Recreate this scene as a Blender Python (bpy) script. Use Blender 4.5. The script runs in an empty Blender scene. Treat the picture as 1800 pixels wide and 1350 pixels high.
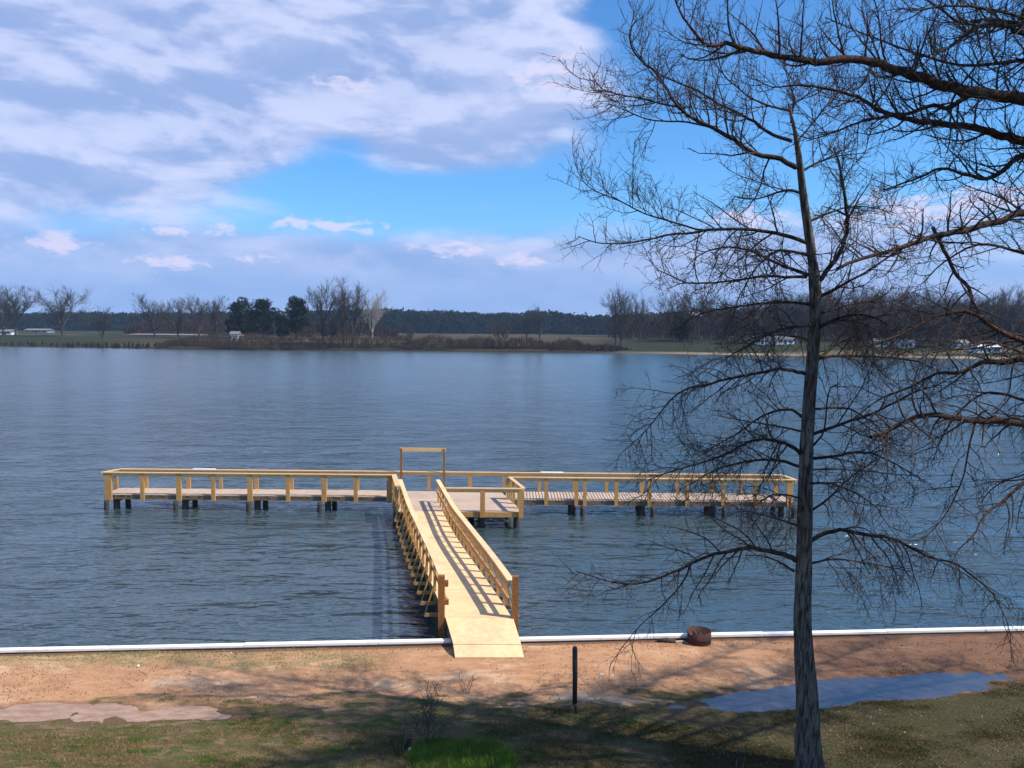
import bpy, math, random
import numpy as np
from mathutils import Vector, Matrix

R = math.radians
S = bpy.context.scene
COL = S.collection

# ------------------------------------------------------------------ camera
F = 1400.0                      # focal length in pixels of an 1800 wide picture
CAM_Z = 8.18
PITCH = math.atan(93.0 / F)
ROLL = R(0.4)
right0 = Vector((1, 0, 0)); up0 = Vector((0, math.sin(PITCH), math.cos(PITCH)))
FW = Vector((0, math.cos(PITCH), -math.sin(PITCH)))
RT = right0 * math.cos(ROLL) + up0 * math.sin(ROLL)
UP = -right0 * math.sin(ROLL) + up0 * math.cos(ROLL)
CAM = Vector((0, 0, CAM_Z))
cd = bpy.data.cameras.new('camera'); cam = bpy.data.objects.new('camera', cd); COL.objects.link(cam)
cd.sensor_width = 36.0; cd.lens = 36.0 * F / 1800.0
cd.clip_start = 0.1; cd.clip_end = 9000
cam.matrix_world = Matrix(((RT.x, UP.x, -FW.x, 0), (RT.y, UP.y, -FW.y, 0), (RT.z, UP.z, -FW.z, CAM_Z), (0, 0, 0, 1)))
S.camera = cam

def ray(px, py):
    return FW + RT * ((px - 900) / F) + UP * ((675 - py) / F)
def at_z(px, py, z):            # where a sight line meets height z
    r = ray(px, py); return CAM + r * ((z - CAM_Z) / r.z)
def at_y(px, py, Y):            # where a sight line meets distance Y
    r = ray(px, py); return CAM + r * (Y / r.y)

# ------------------------------------------------------------------ light
SUN_EL, SUN_AZ = 51.0, 110.0    # azimuth clockwise from +Y
S.view_settings.view_transform = 'Standard'; S.view_settings.look = 'None'
S.view_settings.exposure = 0.35; S.view_settings.gamma = 1.0
sl = bpy.data.lights.new('sun', 'SUN'); sl.energy = 4.6; sl.angle = R(0.5); sl.color = (1.0, 0.93, 0.82)
so = bpy.data.objects.new('sun', sl); COL.objects.link(so)
to_sun = Vector((math.cos(R(SUN_EL)) * math.sin(R(SUN_AZ)), math.cos(R(SUN_EL)) * math.cos(R(SUN_AZ)), math.sin(R(SUN_EL))))
so.rotation_euler = to_sun.to_track_quat('Z', 'Y').to_euler()

class NT:
    """small helper for writing node trees as expressions"""
    def __init__(s, tree): s.t = tree; s.n = tree.nodes; s.l = tree.links
    def node(s, kind, **kw):
        n = s.n.new(kind)
        for k, v in kw.items(): setattr(n, k, v)
        return n
    def put(s, sock, v):
        if isinstance(v, bpy.types.NodeSocket): s.l.new(v, sock)
        elif isinstance(v, (tuple, list)) and len(v) == 3 and sock.type == 'RGBA': sock.default_value = (*v, 1)
        else: sock.default_value = v
    def m(s, op, a, b=None, c=None, clamp=False):
        n = s.node('ShaderNodeMath', operation=op, use_clamp=clamp)
        s.put(n.inputs[0], a)
        if b is not None: s.put(n.inputs[1], b)
        if c is not None: s.put(n.inputs[2], c)
        return n.outputs[0]
    def mix(s, f, a, b, mode='MIX'):
        n = s.node('ShaderNodeMix', data_type='RGBA', blend_type=mode, clamp_factor=True)
        s.put(n.inputs[0], f); s.put(n.inputs[6], a); s.put(n.inputs[7], b)
        return n.outputs[2]
    def noise(s, vec, scale, detail=4, rough=0.55, dist=0.0):
        n = s.node('ShaderNodeTexNoise'); n.noise_dimensions = '3D'
        s.put(n.inputs['Vector'], vec); n.inputs['Scale'].default_value = scale
        n.inputs['Detail'].default_value = detail; n.inputs['Roughness'].default_value = rough
        n.inputs['Distortion'].default_value = dist
        return n.outputs['Fac']
    def ss(s, v, lo, hi, a=0.0, b=1.0):      # smoothstep map
        n = s.node('ShaderNodeMapRange', interpolation_type='SMOOTHSTEP')
        s.put(n.inputs[0], v); n.inputs[1].default_value = lo; n.inputs[2].default_value = hi
        n.inputs[3].default_value = a; n.inputs[4].default_value = b
        return n.outputs[0]
    def vec(s, x, y, z):
        n = s.node('ShaderNodeCombineXYZ'); s.put(n.inputs[0], x); s.put(n.inputs[1], y); s.put(n.inputs[2], z)
        return n.outputs[0]
    def sep(s, v):
        n = s.node('ShaderNodeSeparateXYZ'); s.put(n.inputs[0], v); return n.outputs
    def scaled(s, v, x, y, z):
        n = s.node('ShaderNodeVectorMath', operation='MULTIPLY'); s.put(n.inputs[0], v); n.inputs[1].default_value = (x, y, z)
        return n.outputs[0]
    def coord(s, which='Object'): return s.node('ShaderNodeTexCoord').outputs[which]

def build_world():
    w = bpy.data.worlds.new('World'); S.world = w; w.use_nodes = True
    t = w.node_tree; t.nodes.clear(); g = NT(t)
    out = g.node('ShaderNodeOutputWorld'); bg = g.node('ShaderNodeBackground'); bg.inputs[1].default_value = 0.1
    t.links.new(bg.outputs[0], out.inputs[0])
    sky = g.node('ShaderNodeTexSky', sky_type='NISHITA'); sky.sun_disc = False
    sky.sun_elevation = R(SUN_EL); sky.sun_rotation = R(SUN_AZ); sky.altitude = 60
    sky.air_density = 1.0; sky.dust_density = 0.4; sky.ozone_density = 2.0
    d = g.coord('Generated'); x, y, z = g.sep(d)[0:3]
    az = g.m('ARCTAN2', x, y); el = g.m('ARCSINE', g.m('MAXIMUM', g.m('MINIMUM', z, 1.0), -1.0))
    base = g.mix(1.0, sky.outputs[0], SKY_TINT, 'MULTIPLY')
    low = g.ss(el, -0.02, 0.22, 1.0, 0.0)
    base = g.mix(g.m('MULTIPLY', low, 0.75), base, SKY_LOW)
    # clouds lie on a plane overhead
    zz = g.m('ADD', g.m('MAXIMUM', z, 0.0), 0.10)
    u = g.m('DIVIDE', x, zz); v = g.m('DIVIDE', y, zz)
    def cvec(de): return g.vec(g.m('MULTIPLY_ADD', el, 0.12, az), g.m('MULTIPLY', g.m('ADD', el, de), 2.7), 3.7)
    P = cvec(0.0); P2 = cvec(0.018)
    n1 = g.noise(P, 6.4, 7, 0.54, 0.25)
    n2 = g.noise(P2, 6.4, 7, 0.54, 0.25)
    soft = g.ss(el, 0.03, 0.17)
    n1 = g.m('MULTIPLY_ADD', g.m('SUBTRACT', n1, 0.5), g.m('MULTIPLY_ADD', soft, 0.8, 0.2), 0.5)
    n2 = g.m('MULTIPLY_ADD', g.m('SUBTRACT', n2, 0.5), g.m('MULTIPLY_ADD', soft, 0.8, 0.2), 0.5)
    big = g.noise(P, 2.0, 2, 0.5)
    cov = g.m('MULTIPLY', g.m('SUBTRACT', n1, 0.5), 2.0)
    cov = g.m('ADD', cov, g.m('MULTIPLY', g.m('SUBTRACT', big, 0.5), 0.5))
    def blob(px, py, sx, sy):
        a0 = math.atan((px - 900) / F); r = ray(px, py); e0 = math.atan2(r.z, math.hypot(r.x, r.y))
        dx = g.m('DIVIDE', g.m('SUBTRACT', az, a0), sx / F); dy = g.m('DIVIDE', g.m('SUBTRACT', el, e0), sy / F)
        q = g.m('ADD', g.m('MULTIPLY', dx, dx), g.m('MULTIPLY', dy, dy))
        return g.m('EXPONENT', g.m('MULTIPLY', q, -1.0))
    for px, py, sx, sy, wt in CLOUD_BLOBS:
        cov = g.m('MULTIPLY_ADD', blob(px, py, sx, sy), wt, cov)
    dens = g.ss(cov, -0.25, 0.75)
    lit = g.ss(g.m('SUBTRACT', n2, n1), -0.11, 0.09, 1.0, 0.0)
    lit2 = g.m('MULTIPLY', g.ss(n1, 0.38, 0.62), g.ss(cov, 0.2, 1.6, 1.0, 0.55))
    lit = g.m('MULTIPLY_ADD', lit, 0.62, g.m('MULTIPLY_ADD', lit2, 0.45, 0.0), clamp=True)
    lit = g.m('MULTIPLY', lit, g.m('MULTIPLY_ADD', soft, 0.55, 0.45))
    ccol = g.mix(lit, g.mix(soft, (1.9, 3.3, 6.5), CLOUD_DARK), CLOUD_LIT)
    col = g.mix(g.m('MULTIPLY', dens, 0.93), base, ccol)
    puff = None
    fine = g.noise(g.vec(g.m('MULTIPLY', az, 1.0), g.m('MULTIPLY', el, 2.4), 0.0), 34, 7, 0.6, 0.3)
    for px, py, sx, sy in PUFFS:
        b = blob(px, py, sx, sy)
        puff = b if puff is None else g.m('MAXIMUM', puff, b)
    pf = g.ss(g.m('ADD', puff, g.m('MULTIPLY', g.m('SUBTRACT', fine, 0.5), 3.6)), 0.40, 1.15)
    pf = g.m('MULTIPLY', pf, g.ss(puff, 0.03, 0.4))
    col = g.mix(g.m('MULTIPLY', pf, 0.8), col, CLOUD_PUFF)
    t.links.new(col, bg.inputs[0])
    w.cycles.sampling_method = 'MANUAL'; w.cycles.sample_map_resolution = 1024

SKY_TINT = (0.55, 1.05, 1.5)
SKY_LOW = (2.1, 4.0, 7.6)
CLOUD_DARK = (2.6, 3.6, 6.3)
CLOUD_LIT = (5.5, 6.0, 8.2)
CLOUD_PUFF = (5.9, 5.8, 7.8)
CLOUD_BLOBS = [(150, 60, 420, 140, 0.75), (640, 40, 360, 110, 0.75), (860, 190, 230, 100, 0.85), (60, 250, 330, 110, 0.8), (20, 345, 200, 45, 0.45),
               (330, 290, 190, 75, 0.55), (560, 170, 300, 60, 0.5), (720, 275, 150, 35, 0.45),
               (590, 290, 85, 55, -1.0), (720, 350, 330, 34, -0.9), (430, 385, 260, 22, -0.5), (160, 402, 240, 18, -0.3), (1280, 90, 210, 170, -1.0), (1090, 10, 60, 60, -0.6),
               (1250, 300, 260, 80, -0.35), (1650, 130, 260, 200, -0.7), (1150, 200, 90, 200, -0.1), (1100, 330, 130, 40, 0.1),
               (480, 440, 620, 34, 0.55), (900, 470, 340, 34, 0.45), (1500, 420, 380, 60, 0.7), (1100, 480, 260, 50, 0.45), (300, 490, 600, 40, 0.1),
               (850, 360, 50, 12, 0.5), (700, 530, 3000, 55, 0.75), (350, -420, 800, 330, 0.65), (-300, -1100, 1000, 500, 0.45)]
PUFFS = [(518, 392, 48, 13), (95, 428, 60, 20), (300, 405, 36, 12), (380, 402, 40, 12), (600, 398, 75, 14), (800, 437, 70, 18),
         (930, 458, 60, 14), (300, 465, 60, 16), (450, 455, 40, 12), (1300, 385, 70, 20), (1600, 370, 150, 34), (1750, 350, 90, 30), (620, 150, 60, 20), (960, 130, 70, 40)]
build_world()

# ------------------------------------------------------------------ object helpers
def tag(o, label=None, cat=None, group=None, kind=None):
    if label: o['label'] = label
    if cat: o['category'] = cat
    if group: o['group'] = group
    if kind: o['kind'] = kind
    return o
def thing(name, loc, label, cat, group=None, rz=0):
    o = bpy.data.objects.new(name, None); o.empty_display_size = 0.3
    COL.objects.link(o); o.location = loc; o.rotation_euler = (0, 0, rz)
    return tag(o, label, cat, group)
def link_mesh(name, me, mat, parent=None, smooth=False):
    o = bpy.data.objects.new(name, me); COL.objects.link(o)
    if mat is not None and not me.materials: me.materials.append(mat)
    if smooth: me.polygons.foreach_set('use_smooth', np.ones(len(me.polygons), dtype=bool))
    if parent is not None:
        o.parent = parent
    return o
def np_mesh(name, V, quads=None, tris=None):
    me = bpy.data.meshes.new(name); V = np.asarray(V, dtype=np.float32)
    nq = 0 if quads is None else len(quads); nt = 0 if tris is None else len(tris)
    me.vertices.add(len(V)); me.vertices.foreach_set('co', V.ravel())
    loops = []
    if nq: loops.append(np.asarray(quads, dtype=np.int32).ravel())
    if nt: loops.append(np.asarray(tris, dtype=np.int32).ravel())
    loops = np.concatenate(loops)
    me.loops.add(len(loops)); me.loops.foreach_set('vertex_index', loops)
    starts = np.concatenate([np.arange(nq) * 4, nq * 4 + np.arange(nt) * 3]).astype(np.int32)
    me.polygons.add(nq + nt); me.polygons.foreach_set('loop_start', starts)
    me.update(calc_edges=True); me.validate()
    return me

class MB:
    """collects boxes / prisms / tubes, origin relative to 'o'"""
    def __init__(s, o=(0, 0, 0)): s.v = []; s.f = []; s.o = Vector(o)
    def hexa(s, c):             # 8 corners: bottom 4 ccw, top 4 ccw
        b = len(s.v); s.v += [Vector(p) - s.o for p in c]
        s.f += [(b+3, b+2, b+1, b), (b+4, b+5, b+6, b+7), (b, b+1, b+5, b+4), (b+1, b+2, b+6, b+5), (b+2, b+3, b+7, b+6), (b+3, b, b+4, b+7)]
    def box(s, x0, x1, y0, y1, z0, z1):
        s.hexa([(x0, y0, z0), (x1, y0, z0), (x1, y1, z0), (x0, y1, z0), (x0, y0, z1), (x1, y0, z1), (x1, y1, z1), (x0, y1, z1)])
    def bar(s, a, b, w, h, upv=(0, 0, 1)):     # beam from a to b, w sideways, h along up
        a = Vector(a); b = Vector(b); d = (b - a).normalized(); u = Vector(upv)
        sd = d.cross(u)
        if sd.length < 1e-4: sd = d.cross(Vector((0, 1, 0)))
        sd.normalize(); u = sd.cross(d).normalized(); sd *= w / 2; u = u * (h / 2)
        s.hexa([a - sd - u, a + sd - u, b + sd - u, b - sd - u, a - sd + u, a + sd + u, b + sd + u, b - sd + u])
    def tube(s, pts, rad, k=10, cap=True):
        pts = [Vector(p) for p in pts]; base = len(s.v); n = len(pts)
        for i, p in enumerate(pts):
            d = (pts[min(i+1, n-1)] - pts[max(i-1, 0)]).normalized()
            a = d.cross(Vector((0.1, 1, 0.03))).normalized(); b = d.cross(a)
            r = rad[i] if hasattr(rad, '__len__') else rad
            for j in range(k):
                t = 2 * math.pi * j / k; s.v.append(p + (a * math.cos(t) + b * math.sin(t)) * r - s.o)
        for i in range(n - 1):
            for j in range(k):
                j2 = (j + 1) % k; s.f.append((base+i*k+j, base+i*k+j2, base+(i+1)*k+j2, base+(i+1)*k+j))
        if cap:
            s.f.append(tuple(base + j for j in range(k))[::-1]); s.f.append(tuple(base + (n-1)*k + j for j in range(k)))
    def build(s, name, mat, parent=None, smooth=False):
        me = bpy.data.meshes.new(name); me.from_pydata([tuple(v) for v in s.v], [], s.f); me.update()
        import bmesh
        bm = bmesh.new(); bm.from_mesh(me); bmesh.ops.recalc_face_normals(bm, faces=bm.faces); bm.to_mesh(me); bm.free()
        return link_mesh(name, me, mat, parent, smooth)

# ------------------------------------------------------------------ materials
def mat_new(name):
    m = bpy.data.materials.new(name); m.use_nodes = True; t = m.node_tree
    g = NT(t); p = t.nodes['Principled BSDF']; return m, g, p
def bump(g, p, h, strength, dist):
    b = g.node('ShaderNodeBump'); b.inputs['Strength'].default_value = strength; b.inputs['Distance'].default_value = dist
    g.put(b.inputs['Height'], h); g.l.new(b.outputs[0], p.inputs['Normal']); return b

def wood(name, c1, c2, rough=0.75, grain=(3, 3, 3), stain=0.5):
    m, g, p = mat_new(name); c = g.coord()
    n = g.noise(g.scaled(c, *grain), 6, 6, 0.6, 0.6); n2 = g.noise(c, 0.9, 4, 0.6)
    col = g.mix(g.ss(n, 0.3, 0.7), c1, c2)
    col = g.mix(g.m('MULTIPLY', g.ss(n2, 0.45, 0.75), stain), col, tuple(v * 0.6 for v in c2))
    geo = g.node('ShaderNodeNewGeometry').outputs['Random Per Island']
    col = g.mix(g.m('MULTIPLY', geo, 0.35), col, tuple(v * 0.62 for v in c1))
    g.put(p.inputs['Base Color'], col); p.inputs['Roughness'].default_value = rough
    bump(g, p, n, 0.3, 0.004); return m

M = {}
M['ply'] = wood('new_plywood', (0.90, 0.62, 0.34), (0.80, 0.52, 0.26), 0.7, (1.2, 1.2, 1.2), 0.45)
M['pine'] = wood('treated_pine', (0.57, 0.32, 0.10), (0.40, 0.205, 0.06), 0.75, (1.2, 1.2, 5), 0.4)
M['cap'] = wood('rail_cap_pine', (0.78, 0.52, 0.25), (0.60, 0.37, 0.16), 0.7, (1, 4, 4), 0.3)
M['post'] = wood('brown_post_pine', (0.32, 0.135, 0.03), (0.19, 0.07, 0.016), 0.75, (5, 5, 1), 0.4)
M['plank'] = wood('weathered_plank', (0.60, 0.45, 0.33), (0.43, 0.31, 0.23), 0.8, (6, 1.5, 3), 0.4)
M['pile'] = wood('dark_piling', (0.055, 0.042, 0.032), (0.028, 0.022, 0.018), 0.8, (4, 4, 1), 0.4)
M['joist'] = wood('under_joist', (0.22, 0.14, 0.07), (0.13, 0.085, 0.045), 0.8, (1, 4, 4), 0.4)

def simple(name, col, rough=0.7, var=0.25, scale=3.0, metal=0.0, bmp=0.0):
    m, g, p = mat_new(name); n = g.noise(g.coord(), scale, 5, 0.6)
    g.put(p.inputs['Base Color'], g.mix(n, tuple(v * (1 - var) for v in col), tuple(min(1, v * (1 + var)) for v in col)))
    p.inputs['Roughness'].default_value = rough; p.inputs['Metallic'].default_value = metal
    if bmp: bump(g, p, n, 0.6, bmp)
    return m

def bark(name, c1, c2, moss=None):
    m, g, p = mat_new(name); c = g.coord()
    n = g.noise(g.scaled(c, 14, 14, 2.2), 1.6, 6, 0.65, 0.4); n2 = g.noise(c, 0.7, 4, 0.6)
    col = g.mix(g.ss(n, 0.35, 0.66), c1, c2)
    if moss: col = g.mix(g.m('MULTIPLY', g.ss(n2, 0.50, 0.66), g.ss(n, 0.42, 0.6)), col, moss)
    g.put(p.inputs['Base Color'], col); p.inputs['Roughness'].default_value = 0.9
    p.inputs['Specular IOR Level'].default_value = 0.15
    bump(g, p, n, 1.0, 0.03); return m
M['bark'] = bark('cypress_bark', (0.026, 0.022, 0.018), (0.17, 0.145, 0.12), (0.24, 0.22, 0.19))
M['limb'] = bark('limb_bark', (0.018, 0.013, 0.011), (0.075, 0.050, 0.036))
M['limb_red'] = bark('red_limb_bark', (0.022, 0.014, 0.011), (0.085, 0.048, 0.034), (0.12, 0.055, 0.036))
M['twig'] = simple('twig_bark', (0.050, 0.034, 0.030), 0.9, 0.35, 2.0)

def water_mat():
    m, g, p = mat_new('lake_water'); c = g.coord(); xyz = g.sep(c)
    gust = g.noise(g.scaled(c, 0.05, 0.03, 1), 1.0, 3, 0.5)
    patch = g.noise(g.scaled(c, 0.25, 0.35, 1), 1.0, 3, 0.5)
    def ridge(v): return g.m('SUBTRACT', 1.0, g.m('ABSOLUTE', g.m('MULTIPLY_ADD', v, 4.0, -2.0)))
    a = g.noise(g.scaled(c, 0.26, 0.85, 1), 1.0, 2, 0.45, 0.6)
    b = g.noise(g.scaled(c, 0.75, 2.3, 1), 1.0, 2, 0.45, 0.5)
    b2 = g.noise(g.scaled(c, 2.2, 5.4, 1), 1.0, 2, 0.5, 0.5)
    f = g.noise(g.scaled(c, 5.5, 11.0, 1), 1.0, 2, 0.5, 0.3)
    h = g.m('ADD', g.m('MULTIPLY_ADD', b, 0.75, g.m('MULTIPLY', a, 1.1)), g.m('ADD', g.m('MULTIPLY', b2, 0.31), g.m('MULTIPLY', f, 0.07)))
    h = g.m('MULTIPLY', h, g.m('MULTIPLY', g.ss(gust, 0.3, 0.7, 0.7, 1.2), g.ss(patch, 0.3, 0.7, 0.65, 1.3)))
    h = g.m('MULTIPLY', h, g.ss(xyz[1], 30, 240, 1.0, 0.5))
    bump(g, p, h, 1.0, WAVE)
    g.put(p.inputs['Base Color'], g.mix(gust, (0.024, 0.048, 0.054), (0.038, 0.062, 0.066)))
    g.put(p.inputs['Roughness'], g.ss(xyz[1], 30, 160, 0.11, 0.22)); p.inputs['IOR'].default_value = 2.05
    return m
WAVE = 0.205
M['water'] = water_mat()

WA = at_z(0, 1141, 1.1); WB = at_z(1800, 1103, 1.1)          # seawall line
WSL = (WB.y - WA.y) / (WB.x - WA.x); WIC = WA.y - WSL * WA.x
def ground_mat():
    m, g, p = mat_new('shore_ground'); c = g.coord(); x, y, z = g.sep(c)[0:3]
    n1 = g.noise(g.scaled(c, 0.45, 1.1, 1), 1.0, 6, 0.65, 0.4)
    n2 = g.noise(g.scaled(c, 1.6, 4.0, 1), 1.0, 6, 0.7, 0.3)
    n3 = g.noise(c, 22, 5, 0.7)
    n4 = g.noise(g.scaled(c, 0.9, 2.6, 1), 1.7, 5, 0.7, 0.6)
    dirt = g.mix(g.ss(n2, 0.3, 0.7), (0.54, 0.295, 0.155), (0.37, 0.188, 0.098))
    dirt = g.mix(g.ss(n1, 0.52, 0.68), dirt, (0.62, 0.40, 0.24))
    dirt = g.mix(g.m('MULTIPLY', g.ss(n3, 0.5, 0.75), 0.5), dirt, (0.17, 0.095, 0.06))
    straw = g.mix(g.ss(n3, 0.35, 0.65), (0.40, 0.29, 0.145), (0.20, 0.15, 0.06)); straw2 = g.mix(g.ss(n3, 0.4, 0.7), (0.20, 0.14, 0.065), (0.075, 0.055, 0.025))
    green = g.mix(g.ss(n3, 0.35, 0.7), (0.026, 0.050, 0.007), (0.095, 0.125, 0.022))
    turf = g.mix(g.ss(n4, 0.47, 0.62), g.mix(0.5, (0.075, 0.055, 0.024), straw2), green)
    turf = g.mix(g.ss(g.noise(g.scaled(c, 0.7, 1.6, 1), 2.3, 5, 0.7, 0.8), 0.50, 0.62), turf, g.mix(n3, (0.11, 0.065, 0.04), (0.30, 0.19, 0.11)))
    litter = g.m('MULTIPLY', g.ss(g.m('ADD', x, g.m('MULTIPLY', g.m('SUBTRACT', n1, 0.5), 5.0)), 5.0, 7.4), g.ss(n2, 0.3, 0.7, 1.0, 0.7))  # litter mask carries tree shade painted into the right-hand soil
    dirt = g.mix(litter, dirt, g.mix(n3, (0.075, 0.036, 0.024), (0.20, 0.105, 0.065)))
    turf = g.mix(g.m('MULTIPLY_ADD', g.ss(x, 2, 6), 0.3, g.m('MULTIPLY', g.ss(x, -4, 3), 0.5)), turf, g.mix(g.ss(n3, 0.4, 0.65), (0.018, 0.022, 0.006), (0.075, 0.062, 0.026)))  # turf darker to the right: shade under the tree put into its colour
    edge = g.m('ADD', g.m('MULTIPLY_ADD', x, -0.07, y), g.m('MULTIPLY', g.m('SUBTRACT', n1, 0.5), 3.0))
    edge = g.m('ADD', edge, g.m('MULTIPLY', g.m('SUBTRACT', n2, 0.5), 1.8))
    tm = g.ss(edge, 15.0, 15.5, 1.0, 0.0)
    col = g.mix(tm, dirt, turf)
    # dry straw band along the water on the left
    band = g.m('MULTIPLY', g.ss(y, 16.2, 16.7), g.ss(y, 17.2, 17.7, 1.0, 0.0))
    band = g.m('MULTIPLY', band, g.ss(x, -3.6, -1.8, 1.0, 0.0))
    col = g.mix(g.m('MULTIPLY', band, g.ss(n4, 0.40, 0.6)), col, straw)
    wy = g.m('SUBTRACT', g.m('MULTIPLY_ADD', x, WSL, WIC), y)
    deb = g.m('MULTIPLY', g.ss(g.m('MULTIPLY_ADD', n2, 0.25, wy), 0.26, 0.38, 1.0, 0.0), 0.75)
    col = g.mix(deb, col, (0.07, 0.045, 0.032))
    # wet soil close to puddles (lower ground)
    wet = g.ss(z, 0.965, 0.995, 1.0, 0.0)
    col = g.mix(g.m('MULTIPLY', wet, 0.6), col, (0.15, 0.085, 0.055))
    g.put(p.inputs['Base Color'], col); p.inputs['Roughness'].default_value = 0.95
    p.inputs['Specular IOR Level'].default_value = 0.2
    bump(g, p, g.m('ADD', n3, g.m('MULTIPLY', n2, 2.0)), 0.8, 0.03)
    return m
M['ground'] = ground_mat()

def bank_mat():
    m, g, p = mat_new('far_bank_ground'); c = g.coord(); x, y, z = g.sep(c)[0:3]
    n = g.noise(g.scaled(c, 0.02, 0.03, 1), 1.0, 5, 0.6); n2 = g.noise(g.scaled(c, 0.3, 0.3, 1), 1.0, 5, 0.7)
    n3 = g.noise(g.scaled(c, 0.006, 0.02, 0), 1.0, 3, 0.5)
    green = g.mix(n2, (0.014, 0.021, 0.010), (0.036, 0.042, 0.022)); brown = g.mix(n2, (0.055, 0.038, 0.026), (0.10, 0.072, 0.048))
    mid = g.m('MULTIPLY', g.ss(x, -200, -120), g.ss(x, 10, 60, 1.0, 0.0))
    f = g.m('ADD', g.m('MULTIPLY', mid, 0.75), g.m('MULTIPLY', g.m('SUBTRACT', n, 0.5), 1.6), clamp=True)
    col = g.mix(f, green, brown)
    col = g.mix(g.ss(g.m('ADD', z, g.m('MULTIPLY', n2, 0.5)), 0.75, 1.1, 1.0, 0.0), col, g.mix(g.ss(x, 20, 90), (0.03, 0.025, 0.02), (0.26, 0.20, 0.14)))
    col = g.mix(g.ss(n3, 0.6, 0.7), col, (0.15, 0.12, 0.075))
    g.put(p.inputs['Base Color'], col); p.inputs['Roughness'].default_value = 1.0
    p.inputs['Specular IOR Level'].default_value = 0.1
    return m
M['bank'] = bank_mat()

def leafy(name, c1, c2):
    m, g, p = mat_new(name); c = g.coord(); n = g.noise(c, 0.15, 3, 0.6)
    r = g.node('ShaderNodeNewGeometry').outputs['Random Per Island']
    g.put(p.inputs['Base Color'], g.mix(g.m('ADD', g.m('MULTIPLY', r, 0.6), g.m('MULTIPLY', n, 0.4)), c1, c2))
    p.inputs['Roughness'].default_value = 0.9; p.inputs['Specular IOR Level'].default_value = 0.1
    return m
M['pine_leaf'] = leafy('evergreen_leaves', (0.004, 0.009, 0.006), (0.013, 0.022, 0.012))
M['wood_leaf'] = leafy('distant_leaves', (0.005, 0.009, 0.009), (0.015, 0.020, 0.018))
M['bare_wood'] = leafy('bare_wood_twigs', (0.032, 0.022, 0.022), (0.075, 0.052, 0.048))
M['far_bark'] = simple('far_bark', (0.048, 0.040, 0.034), 0.9, 0.3, 0.5)
M['far_bark_pale'] = simple('pale_far_bark', (0.33, 0.30, 0.27), 0.9, 0.2, 0.5)
M['brush'] = leafy('bank_brush', (0.038, 0.028, 0.021), (0.070, 0.050, 0.036))

# ------------------------------------------------------------------ ground sheets
rng = np.random.default_rng(7); random.seed(7)
def vnoise(X, Y, seed=0, oct=4, s=1.0):
    """value noise on arrays"""
    out = np.zeros_like(X, dtype=float); amp = 1.0; tot = 0
    for o in range(oct):
        r = np.random.default_rng(seed * 17 + o); T = r.random((257, 257))
        x = X * s * 2**o + 31.7 * o; y = Y * s * 2**o + 11.3 * o
        xi = np.floor(x).astype(int); yi = np.floor(y).astype(int); fx = x - xi; fy = y - yi
        fx = fx*fx*(3-2*fx); fy = fy*fy*(3-2*fy)
        g_ = lambda a, b: T[a % 257, b % 257]
        out += amp * ((g_(xi, yi)*(1-fx) + g_(xi+1, yi)*fx)*(1-fy) + (g_(xi, yi+1)*(1-fx) + g_(xi+1, yi+1)*fx)*fy)
        tot += amp; amp *= 0.5
    return out / tot - 0.5

def wall_y(x): return WA.y + (x - WA.x) * (WB.y - WA.y) / (WB.x - WA.x)
PUD = [((7.35, 15.72), (7.1, 1.55), 3.75, 0.44, 0.085, 3), ((-8.2, 14.50), (6, 0.05), 3.0, 0.36, 0.07, 5)]
def ground_h(X, Y):
    h = 1.0 + vnoise(X, Y, 1, 4, 0.35) * 0.045 + vnoise(X, Y, 2, 3, 2.5) * 0.022
    h = h + 0.5 * np.clip((11.5 - Y) / 20, 0, 1)
    for (cx, cy), (dx, dy), L, W, dep, sd in PUD:
        n = math.hypot(dx, dy); dx /= n; dy /= n
        a = ((X - cx) * dx + (Y - cy) * dy) / L; b = (-(X - cx) * dy + (Y - cy) * dx) / W
        q = a * a + b * b + vnoise(X, Y * 1.8, sd + 4, 6, 1.0) * 2.4
        k = np.clip((1.9 - q) / 1.9, 0, 1)
        base = 1.0 - h
        h = h + np.minimum(k * 1.6, 1) * base * 0.7 - k * dep + vnoise(X, Y * 2, sd + 40, 3, 5.0) * 0.028 * (k > 0)
    return h
xs = np.concatenate([np.linspace(-900, -15, 40)[:-1], np.arange(-15, 15, 0.06), np.linspace(15, 900, 40)])
ts = np.concatenate([np.linspace(-80, 10.5, 40)[:-1], np.arange(10.5, 17.9, 0.05), [18.0]])
GX, GT = np.meshgrid(xs, ts)
near = np.clip((GT - 10.5) / 7.5, 0, 1)
GY = GT + (wall_y(np.clip(GX, -900, 900)) - 18.0) * near
GZ = ground_h(GX, GY)
nx, ny = len(xs), len(ts)
idx = np.arange(nx * ny).reshape(ny, nx)
Q = np.stack([idx[:-1, :-1], idx[:-1, 1:], idx[1:, 1:], idx[1:, :-1]], -1).reshape(-1, 4)
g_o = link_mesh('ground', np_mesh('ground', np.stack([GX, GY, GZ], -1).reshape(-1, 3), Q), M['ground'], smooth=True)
tag(g_o, kind='structure')

# water, one sheet beyond the seawall
wm = MB(); ya, yb = wall_y(-900), wall_y(900)
me = np_mesh('lake_water', [(-900, ya - 0.05, 0), (900, yb - 0.05, 0), (2500, 1400, 0), (-2500, 1400, 0)], [(0, 1, 2, 3)])
tag(link_mesh('lake_water', me, M['water']), kind='structure')

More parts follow.
